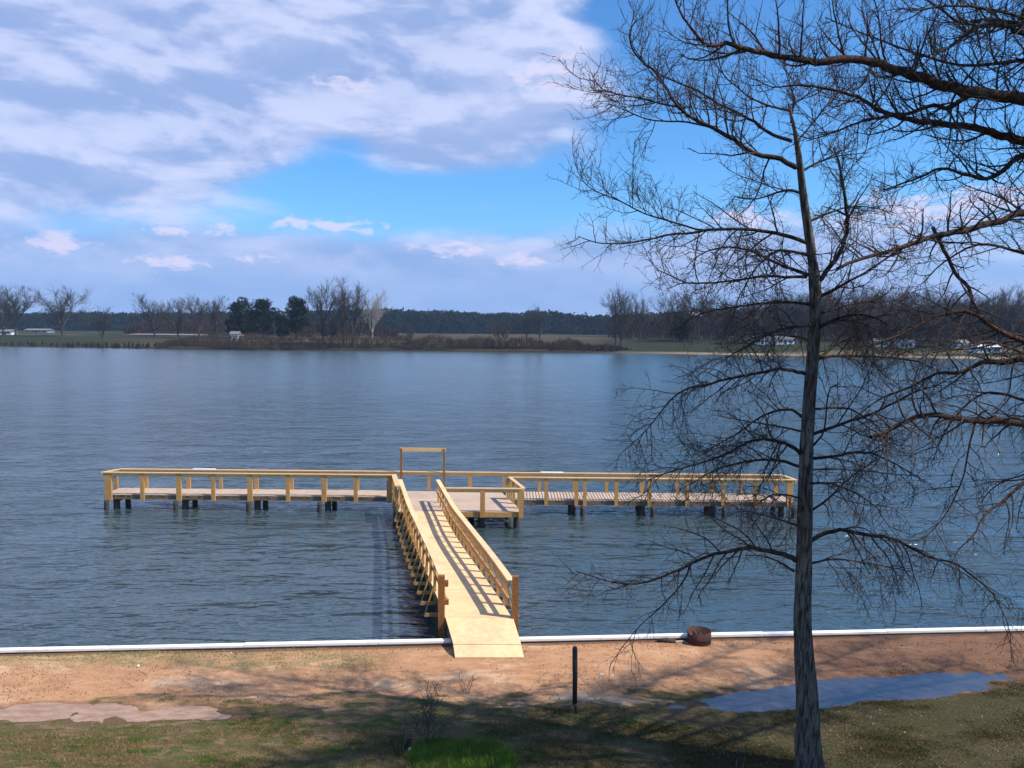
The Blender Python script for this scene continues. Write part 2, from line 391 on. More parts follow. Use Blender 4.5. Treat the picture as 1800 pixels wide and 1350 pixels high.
# puddles
def puddle(i, name, z, mat, label):
    (cx, cy), (dx, dy), L, W, dep, sd = PUD[i]
    n = math.hypot(dx, dy); dx /= n; dy /= n; pts = []
    for k in range(48):
        t = 2 * math.pi * k / 48; a = math.cos(t) * L * 1.4; b = math.sin(t) * W * 2.0
        pts.append((cx + a * dx - b * dy, cy + a * dy + b * dx, z))
    me = bpy.data.meshes.new(name); me.from_pydata(pts, [], [tuple(range(48))]); me.update()
    return tag(link_mesh(name, me, mat), label, None, kind='structure')
def puddle_mat(name, col, rough, ior, bs):
    m, g, p = mat_new(name); c = g.coord()
    p.inputs['Base Color'].default_value = (*col, 1); p.inputs['Roughness'].default_value = rough; p.inputs['IOR'].default_value = ior
    bump(g, p, g.noise(g.scaled(c, 3, 6, 1), 1.5, 4, 0.6), 1.0, bs); return m
def mud_mat():
    m, g, p = mat_new('muddy_water'); c = g.coord()
    n = g.noise(g.scaled(c, 1.2, 4, 1), 2.0, 6, 0.75, 0.3); n2 = g.noise(c, 18, 4, 0.7)
    col = g.mix(g.ss(n, 0.4, 0.62), (0.38, 0.24, 0.165), (0.27, 0.165, 0.11))
    g.put(p.inputs['Base Color'], g.mix(g.m('MULTIPLY', g.ss(n2, 0.55, 0.7), 0.5), col, (0.16, 0.10, 0.07)))
    g.put(p.inputs['Roughness'], g.ss(n, 0.4, 0.6, 0.3, 0.6)); p.inputs['IOR'].default_value = 1.33
    bump(g, p, n, 1.0, 0.01); return m
puddle(0, 'puddle', 0.970, puddle_mat('puddle_water', (0.06, 0.055, 0.06), 0.04, 1.95, 0.006), 'blue puddle of rain water beyond the bare tree trunk')
puddle(1, 'puddle', 0.966, mud_mat(), 'pale muddy puddle on the dirt at lower left')

# ------------------------------------------------------------------ seawall
sea = thing('seawall', (0, wall_y(0), 0), 'long low seawall with a white cap between the brown shore and the lake', 'seawall')
cm = MB(sea.location); fm = MB(sea.location); x = -60.0
m_white = simple('white_board_paint', (0.86, 0.82, 0.76), 0.55, 0.08, 2.0, bmp=0.003)
m_cap, g, p = mat_new('white_cap_paint'); c = g.coord(); n = g.noise(g.scaled(c, 1.2, 6, 6), 1.5, 7, 0.7); n2 = g.noise(c, 9, 5, 0.7)
zz_ = g.sep(g.node('ShaderNodeNewGeometry').outputs['Position'])[2]
dirty = g.m('MULTIPLY', g.ss(g.m('MULTIPLY_ADD', n2, 0.06, zz_), 1.06, 1.10, 1.0, 0.0), 0.75)
col = g.mix(g.ss(n, 0.55, 0.72), (0.88, 0.82, 0.75), (0.62, 0.54, 0.46)); col = g.mix(dirty, col, (0.52, 0.33, 0.22))
g.put(p.inputs['Base Color'], col); p.inputs['Roughness'].default_value = 0.7; bump(g, p, n2, 0.5, 0.004)
joints = []
while x < 60:
    w_ = 3.0; a = x + 0.008; b = x + w_ - 0.008; jz = random.uniform(-0.006, 0.006); jy = random.uniform(-0.01, 0.01)
    if True:
        cm.hexa([(a, wall_y(a) - 0.065 + jy, 1.045), (b, wall_y(b) - 0.065 + jy, 1.045), (b, wall_y(b) + 0.085 + jy, 1.045), (a, wall_y(a) + 0.085 + jy, 1.045),
                 (a, wall_y(a) - 0.065 + jy, 1.10 + jz), (b, wall_y(b) - 0.065 + jy, 1.10 + jz), (b, wall_y(b) + 0.085 + jy, 1.10 + jz), (a, wall_y(a) + 0.085 + jy, 1.10 + jz)])
    x += w_
fm.hexa([(-900, ya - 0.01, -1.5), (900, yb - 0.01, -1.5), (900, yb + 0.08, -1.5), (-900, ya + 0.08, -1.5),
         (-900, ya - 0.01, 1.045), (900, yb - 0.01, 1.045), (900, yb + 0.08, 1.045), (-900, ya + 0.08, 1.045)])
cm.build('cap', m_cap, sea); fm.build('wall_face', simple('seawall_face', (0.30, 0.27, 0.24), 0.8, 0.3, 2), sea)

# ------------------------------------------------------------------ pier
ZD = 0.70                       # deck level over the lake
RH = 1.02                       # rail height
YB = 36.85                      # back edge
pier = thing('fishing_pier', (-4.4, 34.5, 0), 'new yellow timber fishing pier with a railed ramp and two long wings over the lake', 'pier')
PO = pier.location
def part(mb, name, mat, parent=None): return mb.build(name, mat, parent or pier)
def pmb(): return MB(PO)
def yback(x): return YB - 0.012 * (x + 4)
def yleft(x): return 35.45 - 0.012 * (x + 4)
def yright(x): return 35.15 - 0.012 * (x + 4)
def planks(xa, xb, yf, yb_, name, w=0.14):
    mb = pmb(); x = xa; k = 0
    while x + w < xb + 0.01:
        dz = random.uniform(-0.006, 0.006); e = random.uniform(-0.02, 0.03)
        mb.hexa([(x, yf(x) - e, ZD - 0.04 + dz), (x + w - 0.034, yf(x) - e, ZD - 0.04 + dz), (x + w - 0.034, yb_(x) + e, ZD - 0.04 + dz), (x, yb_(x) + e, ZD - 0.04 + dz),
                 (x, yf(x) - e, ZD + dz), (x + w - 0.034, yf(x) - e, ZD + dz), (x + w - 0.034, yb_(x) + e, ZD + dz), (x, yb_(x) + e, ZD + dz)])
        x += w
    return part(mb, name, M['plank'])
LX0 = at_y(180, 870, 35.45).x; RX1 = at_y(1394, 880, 35.1).x
PLX = lambda Y: -5.28 - (Y - 35.4) * 0.21 + 0.0     # platform left edge
PRX = lambda Y: 0.50 - (Y - 32.6) * 0.235           # platform right edge
planks(LX0, PLX(36), yleft, yback, 'left_walkway_deck')
planks(PRX(36) + 0.05, RX1, yright, yback, 'right_walkway_deck')
YP = 32.55
# platform: planks across
mb = pmb(); y = YP
while y < YB - 0.1:
    mb.hexa([(PLX(y), y, ZD - 0.04), (PRX(y), y, ZD - 0.04), (PRX(y + 0.13), y + 0.132, ZD - 0.04), (PLX(y + 0.13), y + 0.132, ZD - 0.04),
             (PLX(y), y, ZD), (PRX(y), y, ZD), (PRX(y + 0.13), y + 0.132, ZD), (PLX(y + 0.13), y + 0.132, ZD)]); y += 0.14
part(mb, 'platform_deck', M['plank'])
# rim joists under the decks
mb = pmb()
mb.bar((LX0, yleft(LX0) + 0.03, ZD - 0.14), (PLX(36), yleft(-5) + 0.03, ZD - 0.14), 0.045, 0.19)
mb.bar((PRX(36), yright(0) + 0.03, ZD - 0.14), (RX1, yright(RX1) + 0.03, ZD - 0.14), 0.045, 0.19)
mb.bar((LX0, yback(LX0) - 0.03, ZD - 0.14), (RX1, yback(RX1) - 0.03, ZD - 0.14), 0.045, 0.19)
mb.bar((LX0 + 0.03, yleft(LX0) + 0.06, ZD - 0.14), (LX0 + 0.03, yback(LX0) - 0.06, ZD - 0.14), 0.045, 0.19)
mb.bar((RX1 - 0.03, yright(RX1) + 0.06, ZD - 0.14), (RX1 - 0.03, yback(RX1) - 0.06, ZD - 0.14), 0.045, 0.19)
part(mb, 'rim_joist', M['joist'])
mb = pmb(); mb.bar((-3.02, YP - 0.028, ZD - 0.10), (PRX(YP), YP - 0.028, ZD - 0.10), 0.05, 0.21); part(mb, 'platform_fascia', M['pine'])

def post(x, y, z0, z1, w=0.14, d=0.14, mat='pine', name='railing_post'):
    mb = pmb(); mb.box(x - w/2, x + w/2, y - d/2, y + d/2, z0, z1); return part(mb, name, M[mat])
def rail(a, b, name='top_rail', capw=0.16, mat='cap'):
    """flat cap plus a board on edge under it"""
    a = Vector(a); b = Vector(b); mb = pmb()
    mb.bar(a + Vector((0, 0, -0.02)), b + Vector((0, 0, -0.02)), capw, 0.04)
    mb.bar(a + Vector((0, 0, -0.112)), b + Vector((0, 0, -0.112)), 0.04, 0.14)
    return part(mb, name, M[mat])
ZR = ZD + RH
# rails: back, left front, right front, ends
rail((LX0 + 0.02, yback(LX0), ZR - 0.11), (RX1 - 0.02, yback(RX1), ZR - 0.11))
rail((LX0 + 0.1, yleft(LX0) - 0.09, ZR + 0.002), (PLX(35.4), yleft(-5) - 0.09, ZR + 0.002))
rail((PRX(35.1) + 0.1, yright(0) - 0.09, ZR + 0.002), (RX1 - 0.1, yright(RX1) - 0.09, ZR + 0.002))
rail((LX0, yleft(LX0) - 0.13, ZR + 0.004), (LX0, yback(LX0) - 0.1, ZR - 0.106))
rail((RX1, yright(RX1) - 0.13, ZR + 0.004), (RX1, yback(RX1) - 0.1, ZR - 0.106))
rail((PRX(YP), YP - 0.05, ZR + 0.006), (PRX(35.1), 35.05, ZR + 0.006))
rail((-2.92, YP - 0.09, ZR + 0.002), (PRX(YP) - 0.09, YP - 0.09, ZR + 0.002))
rail((PLX(32.8), 32.8, ZR + 0.008), (PLX(35.4), 35.45, ZR + 0.008), capw=0.22)
# front posts on the left wing, every other one on a bent with pilings
lpx = [187, 247, 312, 373, 438, 505, 569, 625, 684]
for i, px in enumerate(lpx):
    x = at_y(px, 850, 35.35).x
    post(x, yleft(x) - 0.09 + 0.11 * 0, ZD - 0.25, ZR - 0.04, 0.30 if i == 0 else (0.22 if i % 2 == 0 else 0.17), 0.10)
bpx = [200, 254, 329, 386, 449, 512, 571, 628, 690, 754, 826, 885, 898, 948, 1010, 1066, 1128, 1190, 1250, 1301, 1362]
for i, px in enumerate(bpx):
    x = at_y(px, 850, 36.8).x; post(x, yback(x) + 0.0, ZD - 0.22, ZR - 0.30, 0.17 if i % 2 == 0 else 0.14, 0.10)
rpx = [960, 1013, 1028, 1083, 1141, 1207, 1270, 1326, 1386]
for i, px in enumerate(rpx):
    x = at_y(px, 850, 35.05).x; post(x, yright(x) - 0.09, ZD - 0.25, ZR - 0.04, 0.28 if px == 1386 else 0.16, 0.10)
# platform posts
ZRB = ZR - 0.11
for x, y, w in ((-0.88 - 0.3, YP - 0.09, 0.20), (PRX(YP) - 0.10, YP - 0.09, 0.20), (PRX(33.3) - 0.03, 33.3, 0.10), (PRX(34.2) - 0.03, 34.2, 0.10), (PRX(35) - 0.05, 35.05, 0.2)):
    post(x, y, ZD - 0.2, ZR - 0.04, w, 0.14, 'pine')
for y in (32.95, 33.8, 34.6, 35.3): post(PLX(y), y, 0.2, ZR - 0.19, 0.10, 0.14)
# white measuring boards screwed on the back rail
for px in (357, 971):
    x = at_y(px, 828, 36.8).x; mb = pmb(); mb.bar((x - 0.55, yback(x) + 0.02, ZR - 0.098), (x + 0.5, yback(x) + 0.02, ZR - 0.098), 0.19, 0.02)
    o = part(mb, 'white_rail_board', m_white); o['label'] = 'short white board on the back rail'
# tall open frame over the back rail
xg0 = at_y(706, 820, 36.8).x; xg1 = at_y(781, 820, 36.8).x; zt = at_y(744, 787, 36.8).z
fr = pmb(); fr.bar((xg0 - 0.08, yback(xg0) - 0.14, zt - 0.08), (xg1 + 0.08, yback(xg1) - 0.14, zt - 0.08), 0.05, 0.17); fo = part(fr, 'frame_header', M['cap'])
for xg in (xg0, xg1): post(xg, yback(xg) - 0.20, ZD, zt - 0.02, 0.09, 0.065, 'post', 'frame_upright')

# pilings and bents
def piling(x, y, top, r=0.12):
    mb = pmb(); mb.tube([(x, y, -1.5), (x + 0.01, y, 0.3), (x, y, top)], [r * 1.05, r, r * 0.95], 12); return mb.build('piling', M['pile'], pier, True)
def bent(x, yf, yb_):
    mb = pmb(); mb.bar((x, yf + 0.05, ZD - 0.33), (x, yb_ - 0.05, ZD - 0.33), 0.10, 0.18); part(mb, 'cross_beam', M['pile'])
for px in (200, 322, 450, 575):
    x = at_y(px, 890, 35.6).x; piling(x, yleft(x) + 0.25, ZD - 0.24, 0.14); piling(x - 0.30, yleft(x) - 0.09, ZD - 0.26, 0.10); piling(x + 0.1, yback(x) - 0.3, ZD - 0.24); bent(x, yleft(x), yback(x))
for px in (1006, 1128, 1252, 1372):
    x = at_y(px, 890, 35.3).x; piling(x, yright(x) + 0.30, ZD - 0.24, 0.14); piling(x + 0.42, yright(x) - 0.09, ZD - 0.26, 0.10); piling(x, yback(x) - 0.3, ZD - 0.24); bent(x, yright(x), yback(x))
for x, y in ((-1.25, YP + 0.25), (0.22, YP + 0.25), (-0.15, 34.3), (-1.75, 34.3), (-3.6, YP + 0.5), (-4.75, YP + 0.5), (-5.1, 34.8), (-3.6, 36.3), (-1.4, 36.3), (-5.2, 36.3)):
    piling(x, y, ZD - 0.05, 0.13)

# ramp
def zr(Y):
    t = min(1.0, max(0.0, (29.2 - Y) / (29.2 - 18.5))); t2 = t * t * (3 - 2 * t)
    return ZD + 0.012 + 0.71 * (0.65 * t + 0.35 * t2)
XL = lambda Y: -1.56 - (Y - 18.5) * 0.2075
XR = lambda Y: 0.02 - (Y - 18.5) * 0.2035
YN = 18.42
edges = [YN]
while edges[-1] < YP: edges.append(min(YP, edges[-1] + 2.44))
mb = pmb()
for a, b in zip(edges[:-1], edges[1:]):
    n = 4
    for k in range(n):
        y0 = a + (b - a) * k / n + (0.009 if k == 0 else 0); y1 = a + (b - a) * (k + 1) / n - (0.009 if k == n - 1 else 0)
        mb.hexa([(XL(y0), y0, zr(y0) - 0.03), (XR(y0), y0, zr(y0) - 0.03), (XR(y1), y1, zr(y1) - 0.03), (XL(y1), y1, zr(y1) - 0.03),
                 (XL(y0), y0, zr(y0)), (XR(y0), y0, zr(y0)), (XR(y1), y1, zr(y1)), (XL(y1), y1, zr(y1))])
part(mb, 'ramp_deck', M['ply'])
mb = pmb()                                                    # stringers
ys = np.linspace(YN + 0.1, YP, 16)
for fn, off in ((XL, 0.06), (XR, -0.06), (lambda Y: (XL(Y) + XR(Y)) / 2, 0)):
    for a, b in zip(ys[:-1], ys[1:]): mb.bar((fn(a) + off, a, zr(a) - 0.16), (fn(b) + off, b, zr(b) - 0.16), 0.05, 0.24)
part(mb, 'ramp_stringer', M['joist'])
YE = 34.3                                                     # the ramp rails run on over the platform
def hh_(y): return 0.86 + 0.14 * min(1, (y - 18.5) / 8)
def ramp_rail(fn, sgn, nb):
    ys = [18.55 + (YE - 18.55) * k / nb for k in range(nb + 1)]
    h = RH
    capm = pmb(); fac = pmb(); mid = pmb()
    for a, b in zip(ys[:-1], ys[1:]):
        A = Vector((fn(a), a, zr(a) + hh_(a))); B = Vector((fn(b), b, zr(b) + hh_(b)))
        for q, dz, w, hh in ((capm, -0.02, 0.17, 0.04), (fac, -0.11, 0.04, 0.14), (mid, -0.50, 0.04, 0.13)):
            off = 0 if q is capm else -sgn * 0.05
            q.bar(A + Vector((off, 0, dz)), B + Vector((off, 0.0, dz)), w, hh)
    for q, nm, mt in ((capm, 'rail_cap', 'ply'), (fac, 'rail_board', 'pine'), (mid, 'middle_rail', 'pine')): part(q, nm, M[mt])
    for k, y in enumerate(ys):
        if k == 0: continue
        x = fn(y)
        p_ = pmb(); p_.box(x - 0.025 + sgn * 0.005, x + 0.065 + sgn * 0.005 - 0.02, y - 0.045, y + 0.045, zr(y) - 0.30, zr(y) + hh_(y) - 0.04); part(p_, 'railing_post', M['pine'])
        if y < YP - 0.3:
            o = pmb(); zb = zr(y) - 0.34
            o.bar((x - sgn * 0.25, y + 0.06, zb), (x + sgn * 0.38, y + 0.06, zb), 0.05, 0.09)
            orig_ = part(o, 'outrigger', M['pine'])
            o = pmb(); o.bar((x + sgn * 0.37, y + 0.01, zb + 0.02), (x + sgn * 0.08, y + 0.01, zr(y) + 0.60), 0.09, 0.04, (sgn, 0, 0.3))
            part(o, 'brace', M['pine'], orig_)
ramp_rail(XL, -1, 15); ramp_rail(XR, 1, 18)
for x in (XL(18.5) - 0.07, XR(18.5) + 0.09):
    mb = pmb(); mb.box(x - 0.075, x + 0.075, 18.36, 18.51, -1.0, zr(18.5) + 1.00); ep_ = part(mb, 'end_post', M['post']); ep_0 = ep_ if x < XL(18.5) else ep_0
mb = pmb(); mb.box(XL(18.5) + 0.005, XL(18.5) + 0.09, 18.40, 18.49, zr(18.5) + 0.74, zr(18.5) + 0.88); mb.box(XL(18.5) + 0.005, XL(18.5) + 0.10, 18.40, 18.49, zr(18.5) + 0.30, zr(18.5) + 0.42); part(mb, 'rail_block', M['post'], ep_0)
for y in (20.6, 23.4, 26.2, 29.0, 31.4):
    for fn, o_ in ((XL, 0.12), (XR, -0.12)): piling(fn(y) + o_, y + 0.1, zr(y) - 0.28, 0.12)
    mb = pmb(); mb.bar((XL(y) + 0.1, y - 0.06, zr(y) - 0.42), (XR(y) - 0.1, y - 0.06, zr(y) - 0.42), 0.06, 0.18); part(mb, 'cross_beam', M['pile'])
# apron down to the ground
A0, B0 = Vector((XL(YN) + 0.01, YN - 0.006, zr(YN) + 0.002)), Vector((XR(YN) + 0.03, YN - 0.006, zr(YN) - 0.0))
A1, B1 = at_z(797, 1132, 1.21), at_z(916, 1132, 1.21)
A2, B2 = at_z(800, 1155, 1.03), at_z(921, 1155, 1.03)
mb = pmb(); dn = Vector((0, 0, -0.03)); g_ = Vector((0, -0.022, -0.006))
mb.hexa([A1 + dn, B1 + dn, B0 + dn, A0 + dn, A1, B1, B0, A0]); mb.hexa([A2 + dn, B2 + dn, B1 + dn + g_, A1 + dn + g_, A2, B2, B1 + g_, A1 + g_])
part(mb, 'entry_ramp', M['ply'])
mb = pmb()
for p0, p1, p2, s_ in ((A0, A1, A2, 0.03), (B0, B1, B2, -0.05)):
    d = Vector((s_, 0, -0.035)); z = 0.97
    o = Vector((0.04, 0, 0))
    for a, b in ((p0, p1), (p1, p2)):
        a = a + d; b = b + d
        mb.hexa([(b.x, b.y, z), (b.x + 0.04, b.y, z), (a.x + 0.04, a.y, z), (a.x, a.y, z), b, b + o, a + o, a])
part(mb, 'entry_stringer', M['joist'])

# ------------------------------------------------------------------ bare trees: skeleton + tubes
def rvec():
    v = Vector((random.gauss(0, 1), random.gauss(0, 1), random.gauss(0, 1))); return v.normalized()
class Skel:
    def __init__(s): s.lines = []                    # (points array, radii array, sides)
    def add(s, pts, rad, k): s.lines.append((np.array([tuple(p) for p in pts]), np.array(rad, float), k))
def tubes_mesh(name, lines, origin):
    groups = {}
    for P_, r, k in lines: groups.setdefault((len(P_), k), []).append((P_, r))
    VV = []; QQ = []; base = 0
    for (n, k), L in groups.items():
        P_ = np.stack([a for a, b in L]); r = np.stack([b for a, b in L])       # m,n,3
        d = np.empty_like(P_); d[:, 1:-1] = P_[:, 2:] - P_[:, :-2]; d[:, 0] = P_[:, 1] - P_[:, 0]; d[:, -1] = P_[:, -1] - P_[:, -2]
        d /= np.linalg.norm(d, axis=2, keepdims=True) + 1e-9
        ref = np.zeros((len(L), 1, 3)); avg = np.abs(P_[:, -1] - P_[:, 0]); j = np.argmin(avg, axis=1); ref[np.arange(len(L)), 0, j] = 1
        ref = np.repeat(ref, n, axis=1)
        a = np.cross(d, ref); a /= np.linalg.norm(a, axis=2, keepdims=True) + 1e-9; b = np.cross(d, a)
        th = np.arange(k) * 2 * np.pi / k
        V = P_[:, :, None, :] + r[:, :, None, None] * (a[:, :, None, :] * np.cos(th)[None, None, :, None] + b[:, :, None, :] * np.sin(th)[None, None, :, None])
        m = len(L); I = base + np.arange(m * n * k).reshape(m, n, k); J = np.roll(I, -1, axis=2)
        q = np.stack([I[:, :-1], J[:, :-1], J[:, 1:], I[:, 1:]], -1).reshape(-1, 4)
        VV.append(V.reshape(-1, 3)); QQ.append(q); base += m * n * k
    return np_mesh(name, np.concatenate(VV) - np.array(tuple(origin)), np.concatenate(QQ))
def smooth_line(pts, sub=3):
    """Catmull-Rom through the points"""
    P_ = [Vector(p) for p in pts]; out = []
    n = len(P_)
    for i in range(n - 1):
        p0, p1, p2, p3 = P_[max(i-1, 0)], P_[i], P_[i+1], P_[min(i+2, n-1)]
        for k in range(sub):
            t = k / sub
            out.append(0.5 * ((2*p1) + (p2 - p0)*t + (2*p0 - 5*p1 + 4*p2 - p3)*t*t + (-p0 + 3*p1 - 3*p2 + p3)*t**3))
    out.append(P_[-1]); return out

def grow(sk, start, direction, length, r0, bias, level, wiggle=0.22, n=None):
    n = n or (5 if level >= 3 else 7)
    pts = [start]; d = direction.normalized(); step = length / (n - 1)
    for i in range(n - 1):
        d = (d + rvec() * wiggle + bias * (0.16 + 0.05 * i)).normalized(); pts.append(pts[-1] + d * step)
    rad = [r0 * (1 - 0.7 * i / (n - 1)) for i in range(n)]
    sk.add(pts, rad, 3 if level >= 2 else 5)
    return pts, rad
LV = {}
def spawn(sk, pts, rad, level, bias, dens, lscale, maxlevel, t0=0.12):
    """side shoots along a line; recursive"""
    seg = [(pts[i+1] - pts[i]).length for i in range(len(pts) - 1)]; total = sum(seg)
    per = {1: 8.5, 2: 11, 3: 10.5}[level] * dens
    cnt = int(total * per * random.uniform(0.85, 1.15) + random.random())
    cum = [0]
    for q in seg: cum.append(cum[-1] + q)
    for c in range(cnt):
        t = t0 + (1 - t0) * ((c + random.random()) / cnt); L = t * total
        i = min(len(seg) - 1, max(0, next((j for j in range(len(seg)) if cum[j+1] >= L), len(seg) - 1)))
        f = (L - cum[i]) / max(seg[i], 1e-6); p = pts[i].lerp(pts[i+1], min(1, max(0, f))); r = rad[i] * (1 - f) + rad[i+1] * f
        d = (pts[i+1] - pts[i]).normalized()
        side = d.cross(rvec()).normalized(); ang = R(random.uniform(35, 75))
        dd = d * math.cos(ang) + side * math.sin(ang) + bias * 0.35
        base = {1: 0.95, 2: 0.42, 3: 0.18}[level] * lscale
        ln = base * random.uniform(0.35, 1.35) * (1.15 - 0.55 * t)
        rr = min(r * 0.55, {1: 0.016, 2: 0.0080, 3: 0.0045}[level]); rr = max(rr, {1: 0.0075, 2: 0.0048, 3: 0.0034}[level])
        cp, cr = grow(sk, p, dd, ln, rr, bias, level + 0 if level > 1 else 2 - 1, 0.24, {1: 7, 2: 5, 3: 4}[level])
        if level < maxlevel: spawn(sk, cp, cr, level + 1, bias, dens, lscale, maxlevel, 0.1)

def limb(sk, thick, px_pts, y0, spread, w0, w1, dens=1.0, up=0.35, maxlevel=3, lscale=1.0, sub=3, start=None):
    """a limb read off its outline: the first point sits at distance y0, the tip comes nearer or goes farther by 'spread'"""
    n = len(px_pts); P_ = []
    for i, (a, b) in enumerate(px_pts):
        t = i / (n - 1); Y = y0 + spread * (t ** 0.9) + (random.uniform(-0.06, 0.06) if i else 0)
        P_.append(at_y(a, b, Y))
    if start is not None: P_[0] = start
    pts = smooth_line(P_, sub); m = len(pts)
    s = P_[0].y / F
    rad = [0.5 * s * (w0 + (w1 - w0) * (i / (m - 1)) ** 0.8) for i in range(m)]
    pts = [p + (rvec() * rad[i] * 0.35 if 0 < i else Vector((0, 0, 0))) for i, p in enumerate(pts)]
    thick.add(pts, rad, 8)
    spawn(sk, pts, rad, 1, Vector((0, 0, up)), dens, lscale, maxlevel)
    return pts, rad

# ---- the cypress in front
TY = at_z(1424, 1354, 1.0).y
trunk_px = [(1424, 1362, 62), (1423, 1340, 51), (1420, 1300, 44), (1420, 1244, 39), (1415, 1167, 35), (1411, 1095, 31), (1413, 1000, 28), (1415, 900, 26), (1418, 780, 23),
            (1427, 650, 21), (1433, 560, 20), (1433, 500, 21), (1428, 455, 16), (1415, 364, 14), (1404, 273, 10), (1397, 228, 7), (1386, 182, 3)]
cyp = thing('bare_cypress', (at_y(1424, 1355, TY).x, TY, 1.0), 'bare cypress in front of the pier with a straight grey trunk and drooping branches', 'tree')
tl = [at_y(a, b, TY + 0.0 * i) for i, (a, b, w) in enumerate(trunk_px)]
tr = [0.5 * w * TY / F for a, b, w in trunk_px]
tp = smooth_line(tl, 4); trr = list(np.interp(np.linspace(0, 1, len(tp)), np.linspace(0, 1, len(tr)), tr))
def trunk_mesh(name, pts, rad, origin, k=22, seed=1, flare=0.0):
    r = np.random.default_rng(seed); V = []; n = len(pts)
    ph = r.random(6) * 6.28
    for i, p in enumerate(pts):
        for j in range(k):
            t = 2 * math.pi * j / k
            q = rad[i] * (1 + 0.06 * math.sin(3*t + ph[0] + i*0.05) + 0.05 * math.sin(7*t + ph[1] + i*0.11) + r.normal(0, 0.025) + flare * max(0, 1 - i/6) * 0.12 * math.sin(5*t + ph[2]))
            V.append((p.x + math.cos(t) * q - origin[0], p.y + math.sin(t) * q - origin[1], p.z - origin[2]))
    I = np.arange(n * k).reshape(n, k); J = np.roll(I, -1, axis=1)
    return np_mesh(name, V, np.stack([I[:-1], J[:-1], J[1:], I[1:]], -1).reshape(-1, 4))
link_mesh('trunk', trunk_mesh('trunk', tp, trr, cyp.location, flare=1.0), M['bark'], cyp, True)
sk, th = Skel(), Skel()
UPL = 0.55; DN = -0.5
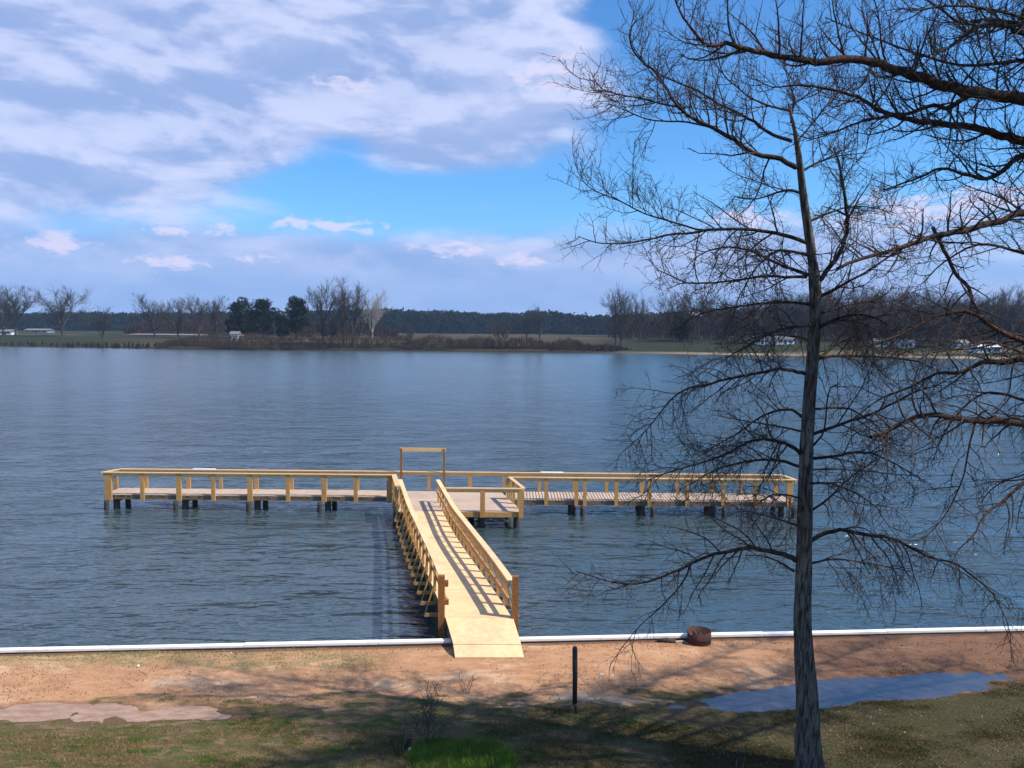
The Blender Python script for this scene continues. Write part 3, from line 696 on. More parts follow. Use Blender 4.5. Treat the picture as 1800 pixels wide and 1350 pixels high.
LIMBS = [  # points, spread, w0, w1, density, up
 ([(1399,294),(1372,280),(1326,269),(1290,246),(1253,225),(1221,210),(1194,189),(1171,155),(1153,128),(1126,105),(1110,82),(1107,55),(1121,32)], -0.9, 10, 1.6, 1.0, UPL),
 ([(1253,225),(1208,214),(1162,213),(1130,207),(1103,196),(1071,182)], 0.4, 4, 1.2, 1.0, 0.1),
 ([(1205,190),(1162,182),(1130,173),(1089,166),(1057,155),(1041,132)], -0.6, 4, 1.2, 1.1, 0.35),
 ([(1392,248),(1358,237),(1326,214),(1299,200),(1262,182),(1226,159),(1194,146),(1162,132),(1139,116),(1115,85),(1108,60)], 0.9, 7, 1.4, 1.0, UPL),
 ([(1388,195),(1354,187),(1317,171),(1299,155),(1272,132),(1262,100),(1255,60)], -0.5, 4.5, 1.3, 1.0, UPL),
 ([(1417,426),(1390,417),(1354,408),(1308,403),(1253,403),(1217,410),(1180,412),(1139,421),(1094,428),(1048,426),(1016,415)], -0.8, 8, 1.3, 0.9, 0.25),
 ([(1235,404),(1217,401),(1171,387),(1130,374),(1085,351),(1048,337),(1026,319),(1019,296)], 0.5, 4, 1.3, 1.1, 0.6),
 ([(1422,483),(1390,472),(1358,460),(1326,444),(1294,435),(1258,437),(1226,451),(1208,469)], 0.8, 7, 1.5, 1.0, 0.05),
 ([(1417,487),(1381,487),(1344,485),(1299,492),(1253,497),(1208,497),(1176,483),(1153,474)], -1.1, 6, 1.4, 1.0, 0.2),
 ([(1423,535),(1384,531),(1347,533),(1311,537),(1265,544),(1228,553),(1200,572)], 1.0, 6, 1.4, 0.9, DN*0.4),
 ([(1416,657),(1393,652),(1370,648),(1329,657),(1279,666),(1237,678),(1210,682),(1182,700),(1159,728),(1136,756),(1109,783)], -1.0, 7, 1.3, 0.9, DN*0.6),
 ([(1410,733),(1393,721),(1370,721),(1347,728),(1320,744),(1297,762),(1265,779),(1237,797)], 1.0, 6, 1.5, 0.9, DN*0.5),
 ([(1407,797),(1389,783),(1361,774),(1338,772),(1311,779),(1279,797),(1251,808),(1210,820),(1173,831),(1141,843)], -1.0, 8, 1.5, 1.0, DN*0.5),
 ([(1407,820),(1380,812),(1343,808),(1311,812),(1274,820),(1242,834),(1214,852)], 0.8, 6.5, 1.5, 1.1, DN*0.7),
 ([(1403,875),(1384,870),(1357,870),(1334,884),(1311,900)], -0.9, 4, 1.3, 1.0, DN),
 ([(1400,923),(1375,914),(1347,907),(1320,900),(1290,893)], 0.9, 5, 1.4, 0.8, DN*0.4),
 ([(1398,985),(1380,974),(1347,968),(1315,963),(1279,969),(1242,978),(1210,994),(1178,1008),(1141,1022),(1109,1027),(1072,1022),(1040,1013),(1012,1004)], -0.9, 10, 1.2, 0.75, DN*0.55),
 ([(1396,1004),(1370,988),(1343,978),(1311,976)], 0.7, 5, 1.4, 0.5, DN),
 ([(1212,996),(1205,1015),(1187,1040),(1155,1073),(1127,1098),(1100,1130),(1073,1168)], -0.4, 4, 1.0, 0.5, DN),
 ([(1410,301),(1431,289),(1454,280),(1481,273),(1527,269)], 0.6, 5, 1.4, 1.0, 0.3),
 ([(1436,497),(1463,465),(1481,433),(1490,396),(1486,355),(1481,319),(1474,282),(1465,260)], -0.5, 10, 3.0, 0.7, 0.1),
 ([(1420,390),(1458,374),(1490,364),(1527,364),(1572,374)], 0.8, 5, 1.4, 1.0, 0.1),
 ([(1440,521),(1467,508),(1494,494),(1522,478),(1577,442),(1618,410)], -0.7, 7, 1.6, 1.0, 0.3),
 ([(1438,552),(1471,542),(1504,533),(1540,531),(1591,528)], 0.9, 6, 1.5, 1.0, 0.0),
 ([(1438,576),(1476,558),(1508,553),(1536,558),(1559,570)], -1.0, 7, 1.6, 1.1, DN*0.4),
 ([(1434,630),(1476,625),(1522,626),(1568,629),(1614,636),(1646,650),(1669,659)], 0.8, 6, 1.6, 0.9, DN*0.4),
 ([(1424,765),(1476,746),(1531,728),(1573,707),(1614,687),(1646,677),(1700,650)], -0.9, 6.5, 1.5, 0.8, 0.1),
 ([(1430,719),(1467,717),(1494,719),(1522,735),(1545,753),(1554,774)], 0.7, 5, 1.6, 0.8, DN*0.5),
 ([(1426,806),(1467,802),(1499,796),(1531,797),(1554,806),(1582,820),(1609,838)], -0.8, 6, 1.4, 0.9, DN*0.7),
 ([(1420,902),(1458,875),(1485,847),(1513,827),(1540,808)], 0.7, 5, 2.0, 0.5, DN*0.3),
 ([(1424,825),(1476,825),(1531,829),(1577,834),(1614,836)], 0.9, 3.5, 1.2, 0.8, DN*0.7),
 ([(1422,953),(1449,939),(1476,932),(1513,939),(1554,944),(1582,953),(1614,969),(1641,981),(1678,990),(1710,1013),(1738,1036),(1756,1063),(1770,1091)], -0.8, 9, 1.2, 0.75, DN*0.9),
 ([(1422,991),(1453,984),(1485,984),(1522,989),(1563,997),(1600,1004)], 0.8, 5, 1.3, 0.8, DN),
 ([(1430,783),(1449,756),(1453,710),(1460,682),(1476,675)], -0.5, 4, 1.6, 0.6, 0.1),
 ([(1390,215),(1395,170),(1380,120),(1388,70)], 0.3, 3, 1.0, 1.0, 0.5),
 ([(1400,250),(1430,215),(1460,180),(1500,150)], 0.6, 4, 1.3, 1.0, 0.4),
 # limbs heading towards and away from the viewer
 ([(1412,340),(1380,335),(1330,350),(1290,345)], 1.2, 6, 1.5, 1.0, 0.2),
 ([(1425,450),(1370,440),(1330,470),(1300,520)], -1.8, 6, 1.5, 0.9, -0.1),
 ([(1430,600),(1390,590),(1340,590),(1300,605)], 1.3, 6, 1.5, 0.8, -0.2),
 ([(1428,640),(1480,600),(1530,590),(1570,600)], 1.3, 6, 1.5, 0.9, -0.1),
 ([(1430,570),(1370,580),(1310,610),(1260,640)], -1.8, 6, 1.5, 0.8, -0.3),
 ([(1420,760),(1370,750),(1310,740),(1260,730)], 1.3, 5, 1.4, 0.7, -0.2),
 ([(1418,850),(1460,850),(1510,870),(1550,900)], -1.8, 5, 1.4, 0.7, -0.5),
]
TD = 1.08
for k_, (pts, sp, w0, w1, dn_, upb) in enumerate(LIMBS):
    limb(sk, th, pts, TY, sp, w0, w1, dn_ * (0.95 if k_ < 9 else TD), upb)
print('cypress lines', len(sk.lines))
link_mesh('limb', tubes_mesh('limb', th.lines, cyp.location), M['limb'], cyp, True)
link_mesh('twig', tubes_mesh('twig', sk.lines, cyp.location), M['twig'], cyp)
cyp.children[-1]['kind'] = 'stuff'; 

# ---- the big spreading tree whose trunk stands outside on the right
BY = 10.9; bx = at_y(2080, 700, BY).x
big = thing('spreading_tree', (bx, BY, 1.05), 'big bare tree whose reddish limbs reach in from the right edge', 'tree')
bt = [Vector((bx, BY, 0.9)), Vector((bx - 0.1, BY, 3)), Vector((bx + 0.05, BY, 5)), Vector((bx - 0.1, BY, 8)), Vector((bx, BY, 11)), Vector((bx + 0.2, BY + 0.1, 14.5))]
btp = smooth_line(bt, 4); btr = list(np.linspace(0.42, 0.10, len(btp)))
link_mesh('trunk', trunk_mesh('trunk', btp, btr, big.location, seed=3), M['bark'], big, True)
sk2, th2 = Skel(), Skel()
def hub(py): return at_y(2080, py, BY)
BIG = [
 ([(2075,260),(1930,205),(1800,175),(1754,169),(1709,159),(1663,150),(1618,137),(1572,123),(1536,109),(1481,103),(1436,109),(1390,103),(1344,93),(1299,82),(1276,75),(1244,80),(1215,50),(1195,20),(1180,-20)], -2.2, 34, 1.6, 0.95, 0.55),
 ([(2075,330),(1930,290),(1800,250),(1764,239),(1732,228),(1691,221),(1645,216),(1609,212),(1572,203),(1545,194),(1518,175),(1481,162),(1436,153),(1399,150),(1358,153),(1326,137)], 1.8, 26, 1.6, 0.95, 0.5),
 ([(1760,170),(1709,165),(1670,190),(1640,185),(1600,200),(1572,203),(1527,210),(1490,223),(1454,237),(1417,248)], -1.0, 14, 1.4, 1.0, 0.2),
 ([(2078,120),(1930,90),(1800,59),(1773,46),(1732,43),(1704,55),(1682,73),(1654,91),(1631,105)], -1.4, 18, 2.5, 1.0, 0.4),
 ([(2078,90),(1930,70),(1800,46),(1740,34),(1690,41),(1663,23),(1636,5),(1600,-20)], 1.6, 16, 2.0, 1.0, 0.5),
 ([(2078,480),(1950,410),(1880,385),(1800,374),(1764,387),(1709,401),(1663,412),(1627,419),(1586,435),(1545,446),(1504,458),(1472,472)], -1.8, 22, 4.0, 0.8, 0.3),
 ([(2076,360),(1900,270),(1800,273),(1773,292),(1736,314),(1691,305),(1654,296),(1620,310),(1580,325),(1550,335)], 1.6, 18, 1.6, 0.95, 0.2),
 ([(2078,880),(1950,780),(1880,757),(1800,744),(1761,740),(1715,740),(1669,733),(1623,730),(1586,744),(1559,758),(1531,767)], -1.8, 22, 5.0, 0.7, -0.3),
 ([(1556,756),(1554,783),(1552,797)], -0.3, 5, 3, 0.5, -0.3),
 ([(2076,700),(1900,650),(1800,632),(1761,638),(1724,636),(1692,655),(1646,657),(1600,680),(1550,700),(1500,735)], 1.4, 20, 1.8, 0.9, -0.2),
 ([(2077,650),(1900,620),(1800,600),(1755,580),(1706,549),(1669,551),(1641,556),(1614,572),(1577,590),(1550,600)], -1.4, 17, 2.0, 1.0, -0.1),
 ([(1640,400),(1660,440),(1678,480),(1697,498),(1710,526),(1706,549)], -0.6, 5, 6, 0.7, 0.0),
 ([(1715,742),(1706,774),(1694,834),(1669,893),(1641,930),(1614,953)], -0.7, 5, 1.4, 0.7, -0.5),
 ([(2078,980),(1900,860),(1840,845),(1800,850),(1760,884),(1733,903),(1715,935),(1701,953)], -1.2, 13, 1.6, 0.6, -0.3),
 ([(1880,780),(1830,810),(1800,834),(1770,843),(1742,861),(1724,884)], 0.5, 6, 1.5, 0.6, -0.3),
 ([(2077,560),(1950,500),(1850,460),(1780,440),(1720,430),(1660,460),(1620,500)], 1.2, 13, 1.8, 1.0, 0.0),
 ([(2077,180),(1960,120),(1860,100),(1760,110),(1690,115),(1600,90),(1520,60),(1450,30)], 2.4, 15, 1.6, 1.0, 0.5),
 ([(2077,50),(1960,-20),(1860,-60),(1700,-80),(1560,-90),(1450,-60),(1380,-30)], 0.6, 18, 2.0, 0.9, 0.3),
 ([(2077,640),(1950,700),(1860,720),(1790,700),(1740,690),(1700,710),(1660,760),(1640,810)], 2.0, 12, 1.6, 0.9, -0.3),
 ([(2077,740),(1950,660),(1880,640),(1800,620),(1740,600),(1700,610),(1640,620)], -2.4, 12, 1.6, 0.9, -0.2),
 # limbs over the far side and out of the picture, they shade the grass
 ([(2085,100),(2200,0),(2350,-80),(2500,-100)], -3.0, 22, 2.0, 0.5, 0.4),
 ([(2085,300),(2250,250),(2400,230),(2560,250)], 2.0, 22, 2.0, 0.5, 0.4),
 ([(2080,60),(1980,-60),(1860,-110),(1740,-130)], -1.6, 20, 2.0, 1.1, 0.3),
 ([(2080,220),(1950,120),(1820,40),(1700,10),(1600,20)], -2.6, 13, 2.0, 0.7, 0.3),
 ([(2080,40),(1900,-60),(1760,-100),(1640,-120)], -2.4, 20, 2.0, 1.0, 0.3),
 ([(2085,350),(2300,300),(2500,340),(2700,330)], -2.6, 20, 2.0, 1.3, 0.3),
 ([(2085,420),(2280,420),(2450,470),(2620,500)], -1.0, 20, 2.0, 1.3, 0.3),
 ([(2085,260),(2260,220),(2420,200),(2620,170)], -1.0, 20, 2.0, 1.3, 0.3),
 ([(2085,480),(2260,470),(2400,430),(2560,400)], 3.6, 20, 2.0, 1.3, 0.3),
 ([(2085,300),(2200,290),(2330,310),(2450,300)], 4.5, 20, 2.0, 1.3, 0.3),
 ([(2085,200),(2300,120),(2550,80),(2800,100)], 3.0, 22, 2.0, 1.1, 0.3),
 ([(2085,60),(2250,-60),(2450,-160),(2700,-200)], 2.0, 22, 2.0, 1.1, 0.3),
 ([(2085,400),(2250,380),(2500,400),(2700,420)], 3.5, 20, 2.0, 1.1, 0.2),
 ([(2085,150),(2200,100),(2350,60),(2480,40)], 4.0, 22, 2.0, 1.1, 0.3),
 ([(2080,60),(2060,-120),(2060,-260)], -1.2, 20, 2.0, 0.7, 0.4),
 ([(2080,200),(1990,0),(1920,-90),(1860,-150)], -2.6, 18, 2.0, 0.8, 0.4),
]
for i, (pts, sp, w0, w1, dn_, upb) in enumerate(BIG):
    dn_ *= 0.82
    if i < 20 and sp > 0: sp *= 0.3
    if i in (9, 10, 15, 18, 19, 11): dn_ *= 0.7
    limb(sk2, th2, pts, BY, sp, max(w0 * 0.75, w1), w1, dn_ * 1.3, upb, sub=3, lscale=0.95)
print('big lines', len(sk2.lines))
link_mesh('limb', tubes_mesh('limb', th2.lines, big.location), M['limb_red'], big, True)
link_mesh('twig', tubes_mesh('twig', sk2.lines, big.location), M['twig'], big)
big.children[-1]['kind'] = 'stuff'

# ------------------------------------------------------------------ grass
def blades(name, n, xr, yr, hmin, hmax, mask, mat, parent=None, origin=(0, 0, 0), wid=0.006, lean=0.5):
    X = rng.uniform(*xr, n * 3); Y = rng.uniform(*yr, n * 3); k = mask(X, Y) > rng.random(n * 3)
    X = X[k][:n]; Y = Y[k][:n]; Z = ground_h(X, Y); n = len(X)
    a = rng.uniform(0, 6.283, n); h = rng.uniform(hmin, hmax, n); w = rng.uniform(0.5, 1.4, n) * wid
    lx = rng.normal(0, lean, n) * h; ly = rng.normal(0, lean, n) * h
    V = np.zeros((n, 3, 3)); V[:, 0] = np.stack([X - np.cos(a) * w, Y - np.sin(a) * w, Z - 0.004], -1)
    V[:, 1] = np.stack([X + np.cos(a) * w, Y + np.sin(a) * w, Z - 0.004], -1); V[:, 2] = np.stack([X + lx, Y + ly, Z + h], -1)
    V = V.reshape(-1, 3) - np.array(origin)
    return link_mesh(name, np_mesh(name, V, None, np.arange(n * 3).reshape(-1, 3)), mat, parent)
def grass_mat(name, cols, green_bias=0.0, shade=True):
    m, g, p = mat_new(name); c = g.coord()
    n = g.noise(g.scaled(c, 0.9, 2.6, 1), 1.7, 5, 0.7, 0.6)
    r = g.node('ShaderNodeNewGeometry').outputs['Random Per Island']
    dry = g.mix(r, cols[0], cols[1]); gr = g.mix(r, cols[2], cols[3])
    dk = g.ss(g.sep(c)[0], -4, 4, 1.0, 0.38 if green_bias < 0.4 else 1.0)  # blades darken rightward, tree shade carried in their colour
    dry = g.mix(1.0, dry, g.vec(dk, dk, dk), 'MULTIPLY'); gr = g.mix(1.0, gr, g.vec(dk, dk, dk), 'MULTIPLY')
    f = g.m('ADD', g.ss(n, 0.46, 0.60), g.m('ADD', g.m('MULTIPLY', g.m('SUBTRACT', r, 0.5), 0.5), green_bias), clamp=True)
    g.put(p.inputs['Base Color'], g.mix(f, dry, gr)); p.inputs['Roughness'].default_value = 0.8
    p.inputs['Specular IOR Level'].default_value = 0.15
    return m
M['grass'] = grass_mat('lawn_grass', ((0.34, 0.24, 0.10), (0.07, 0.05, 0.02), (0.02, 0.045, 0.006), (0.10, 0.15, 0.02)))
M['tuft'] = grass_mat('fresh_grass', ((0.16, 0.14, 0.05), (0.05, 0.09, 0.012), (0.05, 0.13, 0.012), (0.14, 0.27, 0.03)), 0.42)  # fresh greens lifted further to stand in for sunlight on the clump
M['straw'] = grass_mat('straw_grass', ((0.50, 0.38, 0.19), (0.30, 0.21, 0.10), (0.40, 0.32, 0.14), (0.2, 0.18, 0.07)), -0.2)
def gm(X, Y):
    e = Y - 0.07 * X + vnoise(X, Y, 9, 4, 0.5) * 3.0
    m = np.clip((15.3 - e) / 0.7, 0, 1) * np.clip(0.40 + vnoise(X, Y * 2, 12, 5, 0.9) * 3.6, 0.03, 1)
    return m * (ground_h(X, Y) > 0.985)
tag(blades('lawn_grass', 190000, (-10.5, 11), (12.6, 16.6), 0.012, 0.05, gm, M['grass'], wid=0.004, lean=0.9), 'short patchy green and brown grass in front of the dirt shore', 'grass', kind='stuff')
def sm(X, Y): return np.clip((1 - np.abs(Y - 16.9) / 0.75), 0, 1) * np.clip((-1.2 - X) / 1.6, 0, 1) * np.clip(0.25 + vnoise(X, Y, 15, 4, 0.9) * 2.8, 0, 1)
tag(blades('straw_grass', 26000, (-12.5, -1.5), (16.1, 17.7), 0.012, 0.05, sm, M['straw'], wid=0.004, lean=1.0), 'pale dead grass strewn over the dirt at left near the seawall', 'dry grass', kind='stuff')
def edge_m(X, Y): return np.clip(0.2 + vnoise(X, Y, 21, 3, 1.5) * 3, 0, 1)
ct = at_z(800, 1335, 1.0)
def tm_(X, Y): 
    q = ((X - ct.x) / 0.95) ** 2 + ((Y - ct.y) / 0.55) ** 2 + vnoise(X, Y, 31, 4, 2.2) * 2.6
    return np.clip(1.2 - q, 0, 1)
tg = thing('grass_tuft', (ct.x, ct.y, 1.0), 'lush bright green clump of longer grass at the bottom centre', 'grass clump')
blades('grass_blades', 16000, (ct.x - 1.4, ct.x + 1.4), (ct.y - 0.8, ct.y + 0.8), 0.03, 0.20, tm_, M['tuft'], tg, tuple(tg.location), 0.005, 0.35)['kind'] = 'stuff'

# fallen leaves and bits of bark strewn over the shore
def litter_sheet(n):
    X = rng.uniform(-12, 12.5, n * 3); Y = rng.uniform(12.7, 18.2, n * 3)
    pr = np.clip(0.22 + vnoise(X, Y, 51, 4, 0.8) * 2.0 + 0.05 * np.clip(X, 0, 12) + np.where(np.abs(Y - wall_y(X) + 0.3) < 0.16, 0.8, 0), 0.03, 1)
    k = (pr > rng.random(n * 3)) & (Y < wall_y(X) - 0.15) & (ground_h(X, Y) > 0.985); X = X[k][:n]; Y = Y[k][:n]; n = len(X); Z = ground_h(X, Y) + 0.012
    V = np.zeros((n, 4, 3)); a = rng.uniform(0, 6.28, n); L = rng.uniform(0.006, 0.022, n); W = L * rng.uniform(0.25, 0.7, n)
    for q, (u, v) in enumerate(((-1, 0), (0, -1), (1, 0), (0, 1))):
        V[:, q] = np.stack([X + np.cos(a) * L * u - np.sin(a) * W * v, Y + np.sin(a) * L * u + np.cos(a) * W * v, Z + rng.normal(0, 0.007, n)], -1)
    m, g, p = mat_new('dead_leaf'); rr = g.node('ShaderNodeNewGeometry').outputs['Random Per Island']
    cr = g.node('ShaderNodeValToRGB'); g.put(cr.inputs[0], rr); e = cr.color_ramp.elements
    e[0].color = (0.035, 0.02, 0.012, 1); e[1].color = (0.26, 0.18, 0.10, 1); e[1].position = 1.0
    q = e.new(0.6); q.color = (0.14, 0.07, 0.035, 1); q = e.new(0.88); q.color = (0.30, 0.20, 0.11, 1)
    g.l.new(cr.outputs[0], p.inputs['Base Color']); p.inputs['Roughness'].default_value = 0.8
    return tag(link_mesh('fallen_leaves', np_mesh('fallen_leaves', V.reshape(-1, 3), np.arange(n * 4).reshape(-1, 4)), m), 'brown fallen leaves and bark bits scattered over dirt and grass', 'leaves', kind='stuff')
litter_sheet(12000)

# ------------------------------------------------------------------ small things on the shore
# dark post
pb = at_z(1011, 1254, 1.0); pst = thing('marker_post', (pb.x, pb.y, 1.0), 'thin dark upright post on the grass edge right of the pier ramp', 'post')
mb = MB(pst.location); hh = at_y(1010, 1137, pb.y).z
mb.tube([(pb.x + 0.03, pb.y, 0.9), (pb.x + 0.01, pb.y, 1.1), (pb.x - 0.01, pb.y, 1.2)], [0.018, 0.026, 0.042], 10)
mb.tube([(pb.x - 0.01, pb.y, 1.2), (pb.x - 0.012, pb.y, 1.7), (pb.x - 0.02, pb.y, hh - 0.03), (pb.x - 0.02, pb.y, hh)], [0.044, 0.047, 0.048, 0.036], 12)
mb.build('shaft', simple('weathered_iron', (0.028, 0.025, 0.026), 0.6, 0.4, 6, 0.2, 0.004), pst, True)
# burn barrel
bb = at_z(1229, 1129, 1.0); brl = thing('burn_barrel', (bb.x, bb.y, 0.99), 'short rusty open barrel standing against the white seawall cap', 'barrel')
mr, g, p = mat_new('barrel_rust'); n = g.noise(g.coord(), 5, 6, 0.7); 
g.put(p.inputs['Base Color'], g.mix(g.ss(n, 0.35, 0.65), (0.085, 0.022, 0.014), (0.030, 0.012, 0.010))); p.inputs['Roughness'].default_value = 0.85; bump(g, p, n, 0.6, 0.01)
def ring_solid(mb, prof, c, k=32, jag=0.0):
    b = len(mb.v); rr = random.Random(3); js = [rr.uniform(-jag, jag) + (-.06 if j in (17, 18, 19) else 0) * (jag > 0) for j in range(k)]
    for i, (r, z, tp_) in enumerate(prof):
        for j in range(k):
            t = 2 * math.pi * j / k; mb.v.append(Vector((c[0] + r * math.cos(t), c[1] + r * math.sin(t), c[2] + z + (js[j] if tp_ else 0))) - mb.o)
    for i in range(len(prof) - 1):
        for j in range(k):
            j2 = (j + 1) % k; mb.f.append((b+i*k+j, b+i*k+j2, b+(i+1)*k+j2, b+(i+1)*k+j))
mb = MB(brl.location)
ring_solid(mb, [(0.27, -0.02, 0), (0.27, 0.12, 0), (0.281, 0.135, 0), (0.27, 0.15, 0), (0.27, 0.30, 1), (0.26, 0.30, 1), (0.258, 0.03, 0), (0.0, 0.03, 0)] or [(0.285, -0.02, 0), (0.285, 0.14, 0), (0.298, 0.16, 0), (0.285, 0.18, 0), (0.284, 0.26, 0), (0.294, 0.275, 0), (0.284, 0.29, 0), (0.285, 0.40, 1), (0.275, 0.40, 1), (0.272, 0.03, 0), (0.0, 0.03, 0)], (bb.x, bb.y, 0.99), jag=0.012)
mb.build('drum', mr, brl, True)
mb = MB(brl.location); 
for k in range(5):
    t = k * 1.3; mb.bar((bb.x + 0.2 * math.cos(t), bb.y + 0.2 * math.sin(t), 1.05), (bb.x - 0.15 * math.cos(t + 0.4), bb.y - 0.15 * math.sin(t), 1.10 + 0.03 * k), 0.04, 0.04)
mb.build('charred_wood', M['pile'], brl)
lg = at_z(1172, 1129, 1.0); log = MB((lg.x, lg.y, 1.02))
log.tube([(lg.x - 0.22, lg.y + 0.02, 1.03), (lg.x, lg.y, 1.05), (lg.x + 0.20, lg.y - 0.03, 1.03)], [0.04, 0.06, 0.05], 9)
o = log.build('charred_log', M['pile'], None, True); o.location = (lg.x, lg.y, 1.02); tag(o, 'charred short log lying left of the rusty barrel', 'log')
ck = at_z(1196, 1130, 1.0); c_ = MB((ck.x, ck.y, 1.0)); c_.tube([(ck.x - 0.12, ck.y, 1.02), (ck.x + 0.1, ck.y + 0.02, 1.03)], [0.03, 0.026], 6)
o = c_.build('driftwood', simple('pale_driftwood', (0.45, 0.33, 0.26), 0.8), None); o.location = (ck.x, ck.y, 1.0); tag(o, 'pale stick between the charred log and the barrel', 'stick')
# litter and stones
def scrap(px, py, s, label, mat, name, cat):
    c = at_z(px, py, 1.0); z = float(ground_h(np.array([c.x]), np.array([c.y]))[0]); mb = MB((c.x, c.y, z)); r = random.Random(px)
    k = 9; pts = []
    for zz, rr in ((0, 1.0), (0.35, 1.05), (0.7, 0.55)):
        for j in range(k):
            t = 6.283 * j / k; q = s * rr * r.uniform(0.75, 1.2); mb.v.append(Vector((q * math.cos(t), q * 0.6 * math.sin(t), zz * s * 0.8)))
    for i in range(2):
        for j in range(k): mb.f.append((i*k+j, i*k+(j+1) % k, (i+1)*k+(j+1) % k, (i+1)*k+j))
    mb.f.append(tuple(2*k + j for j in range(k)))
    o = mb.build(name, mat, None, False); o.location = (c.x, c.y, z); o.rotation_euler = (0, 0, r.uniform(0, 3)); tag(o, label, cat)
stone = simple('pale_stone', (0.62, 0.54, 0.46), 0.8, 0.2, 8)
scrap(1056, 1186, 0.05, 'whitish stone on the dirt right of the dark post', stone, 'stone', 'stone')
scrap(1077, 1188, 0.035, 'smaller whitish stone farther right of the dark post', stone, 'stone', 'stone')
scrap(243, 1172, 0.045, 'white scrap in the dry grass at far left', simple('white_scrap', (0.75, 0.72, 0.7), 0.6), 'paper_scrap', 'litter')
scrap(406, 1147, 0.03, 'tiny white scrap by the seawall left of the pier', simple('white_scrap_b', (0.7, 0.66, 0.6), 0.6), 'paper_scrap', 'litter')
scrap(1532, 1112, 0.05, 'pale lump just under the seawall right of the tree trunk', stone, 'stone', 'stone')

# bare little shrubs and saplings
def shrub(name, px, py, hpx, n, label, spread=0.5, r=0.006, mat=None, lvl=2):
    c = at_z(px, py, 1.0); h = hpx / F * c.y; s_ = Skel(); base = Vector((c.x, c.y, 0.98))
    for k in range(n):
        d = Vector((random.gauss(0, spread), random.gauss(0, spread), 1.0)).normalized()
        b = base + Vector((random.gauss(0, 0.04), random.gauss(0, 0.04), 0))
        pts, rad = grow(s_, b, d, h * random.uniform(0.6, 1.1), r, Vector((0, 0, 0.3)), 2, 0.12, 7)
        spawn(s_, pts, rad, 2, Vector((0, 0, 0.35)), 0.9, 0.9 * min(1.2, h), 3, 0.3)
    t = thing(name, (c.x, c.y, 0.99), label, 'shrub')
    link_mesh('stem', tubes_mesh('stem', s_.lines, t.location), mat or M['twig'], t)
    return t
shrub('bare_shrub', 818, 1216, 42, 5, 'small bare twig bush on the dirt below the pier ramp', 0.35, 0.005)
shrub('bare_shrub', 752, 1312, 105, 13, 'wide bare twiggy bush behind the bright green clump', 0.55, 0.006)
shrub('bare_shrub', 700, 1325, 45, 6, 'low dark tangle of stems left of the green clump', 0.6, 0.007, M['limb'])
shrub('bare_sapling', 1303, 1352, 64, 2, 'thin grey dead sapling at the bottom left of the tree trunk', 0.08, 0.013, M['bark'])
sp = at_z(718, 1318, 1.0); st = thing('broken_stump', (sp.x, sp.y, 0.99), 'small broken stump with a pale end left of the green clump', 'stump')
mb = MB(st.location); mb.tube([(sp.x - 0.02, sp.y, 0.95), (sp.x - 0.03, sp.y, 1.06), (sp.x + 0.02, sp.y, 1.16), (sp.x + 0.05, sp.y, 1.20)], [0.06, 0.05, 0.04, 0.018], 9); mb.build('bark', M['limb'], st, True)
mb = MB(st.location); mb.tube([(sp.x + 0.02, sp.y - 0.06, 1.03), (sp.x + 0.035, sp.y - 0.075, 1.07)], [0.03, 0.02], 8); mb.build('cut_face', stone, st, True)

# ------------------------------------------------------------------ far shore
shore_px = [(-300, 607), (0, 609), (180, 612), (450, 616), (700, 617), (900, 619), (1100, 621), (1300, 624), (1500, 627), (1800, 632), (2200, 640)]
sh = [at_z(a, b, 0.0) for a, b in shore_px]
sx_ = np.array([p.x for p in sh]); sy_ = np.array([p.y for p in sh])
sx_ = np.concatenate([[-2500], sx_, [2200]]); sy_ = np.concatenate([[sy_[0] + 60], sy_, [60]])
ang = np.linspace(-1500, 1500, 500)
vx = np.concatenate([np.linspace(-2500, -420, 30)[:-1], np.linspace(-420, 300, 420), np.linspace(300, 2200, 30)[1:]])
off = np.array([-6, -2, 0, 1.5, 3, 5, 9, 16, 30, 50, 80, 120, 180, 260, 380, 560, 800, 1200, 2000, 4000], float)
prof = np.array([-0.8, -0.3, 0.0, 0.45, 0.80, 1.1, 1.6, 2.5, 3.8, 4.6, 4.9, 5.0, 5.1, 5.1, 5.2, 5.2, 5.2, 5.2, 5.2, 5.2])
BX, OF = np.meshgrid(vx, off); yb0 = np.interp(BX, sx_, sy_) + vnoise(BX, BX * 0, 41, 4, 0.03) * 8
BYY = yb0 + OF; BZ = np.tile(prof[:, None], (1, len(vx))) + vnoise(BX, BYY, 42, 4, 0.05) * np.clip(OF / 30, 0, 1) * 0.8
nx, ny = len(vx), len(off); idx = np.arange(nx * ny).reshape(ny, nx)
Q = np.stack([idx[:-1, :-1], idx[:-1, 1:], idx[1:, 1:], idx[1:, :-1]], -1).reshape(-1, 4)
tag(link_mesh('far_bank', np_mesh('far_bank', np.stack([BX, BYY, BZ], -1).reshape(-1, 3), Q), M['bank'], smooth=True), kind='structure')
def bank_z(x, y):
    yy = y - float(np.interp(x, sx_, sy_)); return float(np.interp(yy, off, prof))
def shore_y(x): return float(np.interp(x, sx_, sy_))
def far_pt(px, d):              # a place on the far bank, d metres behind the shoreline, seen at column px
    r = ray(px, 600); y = 350.0
    for _ in range(30): y = shore_y(r.x / r.y * y) + d
    x = r.x / r.y * y; return Vector((x, y, bank_z(x, y) - 0.15))

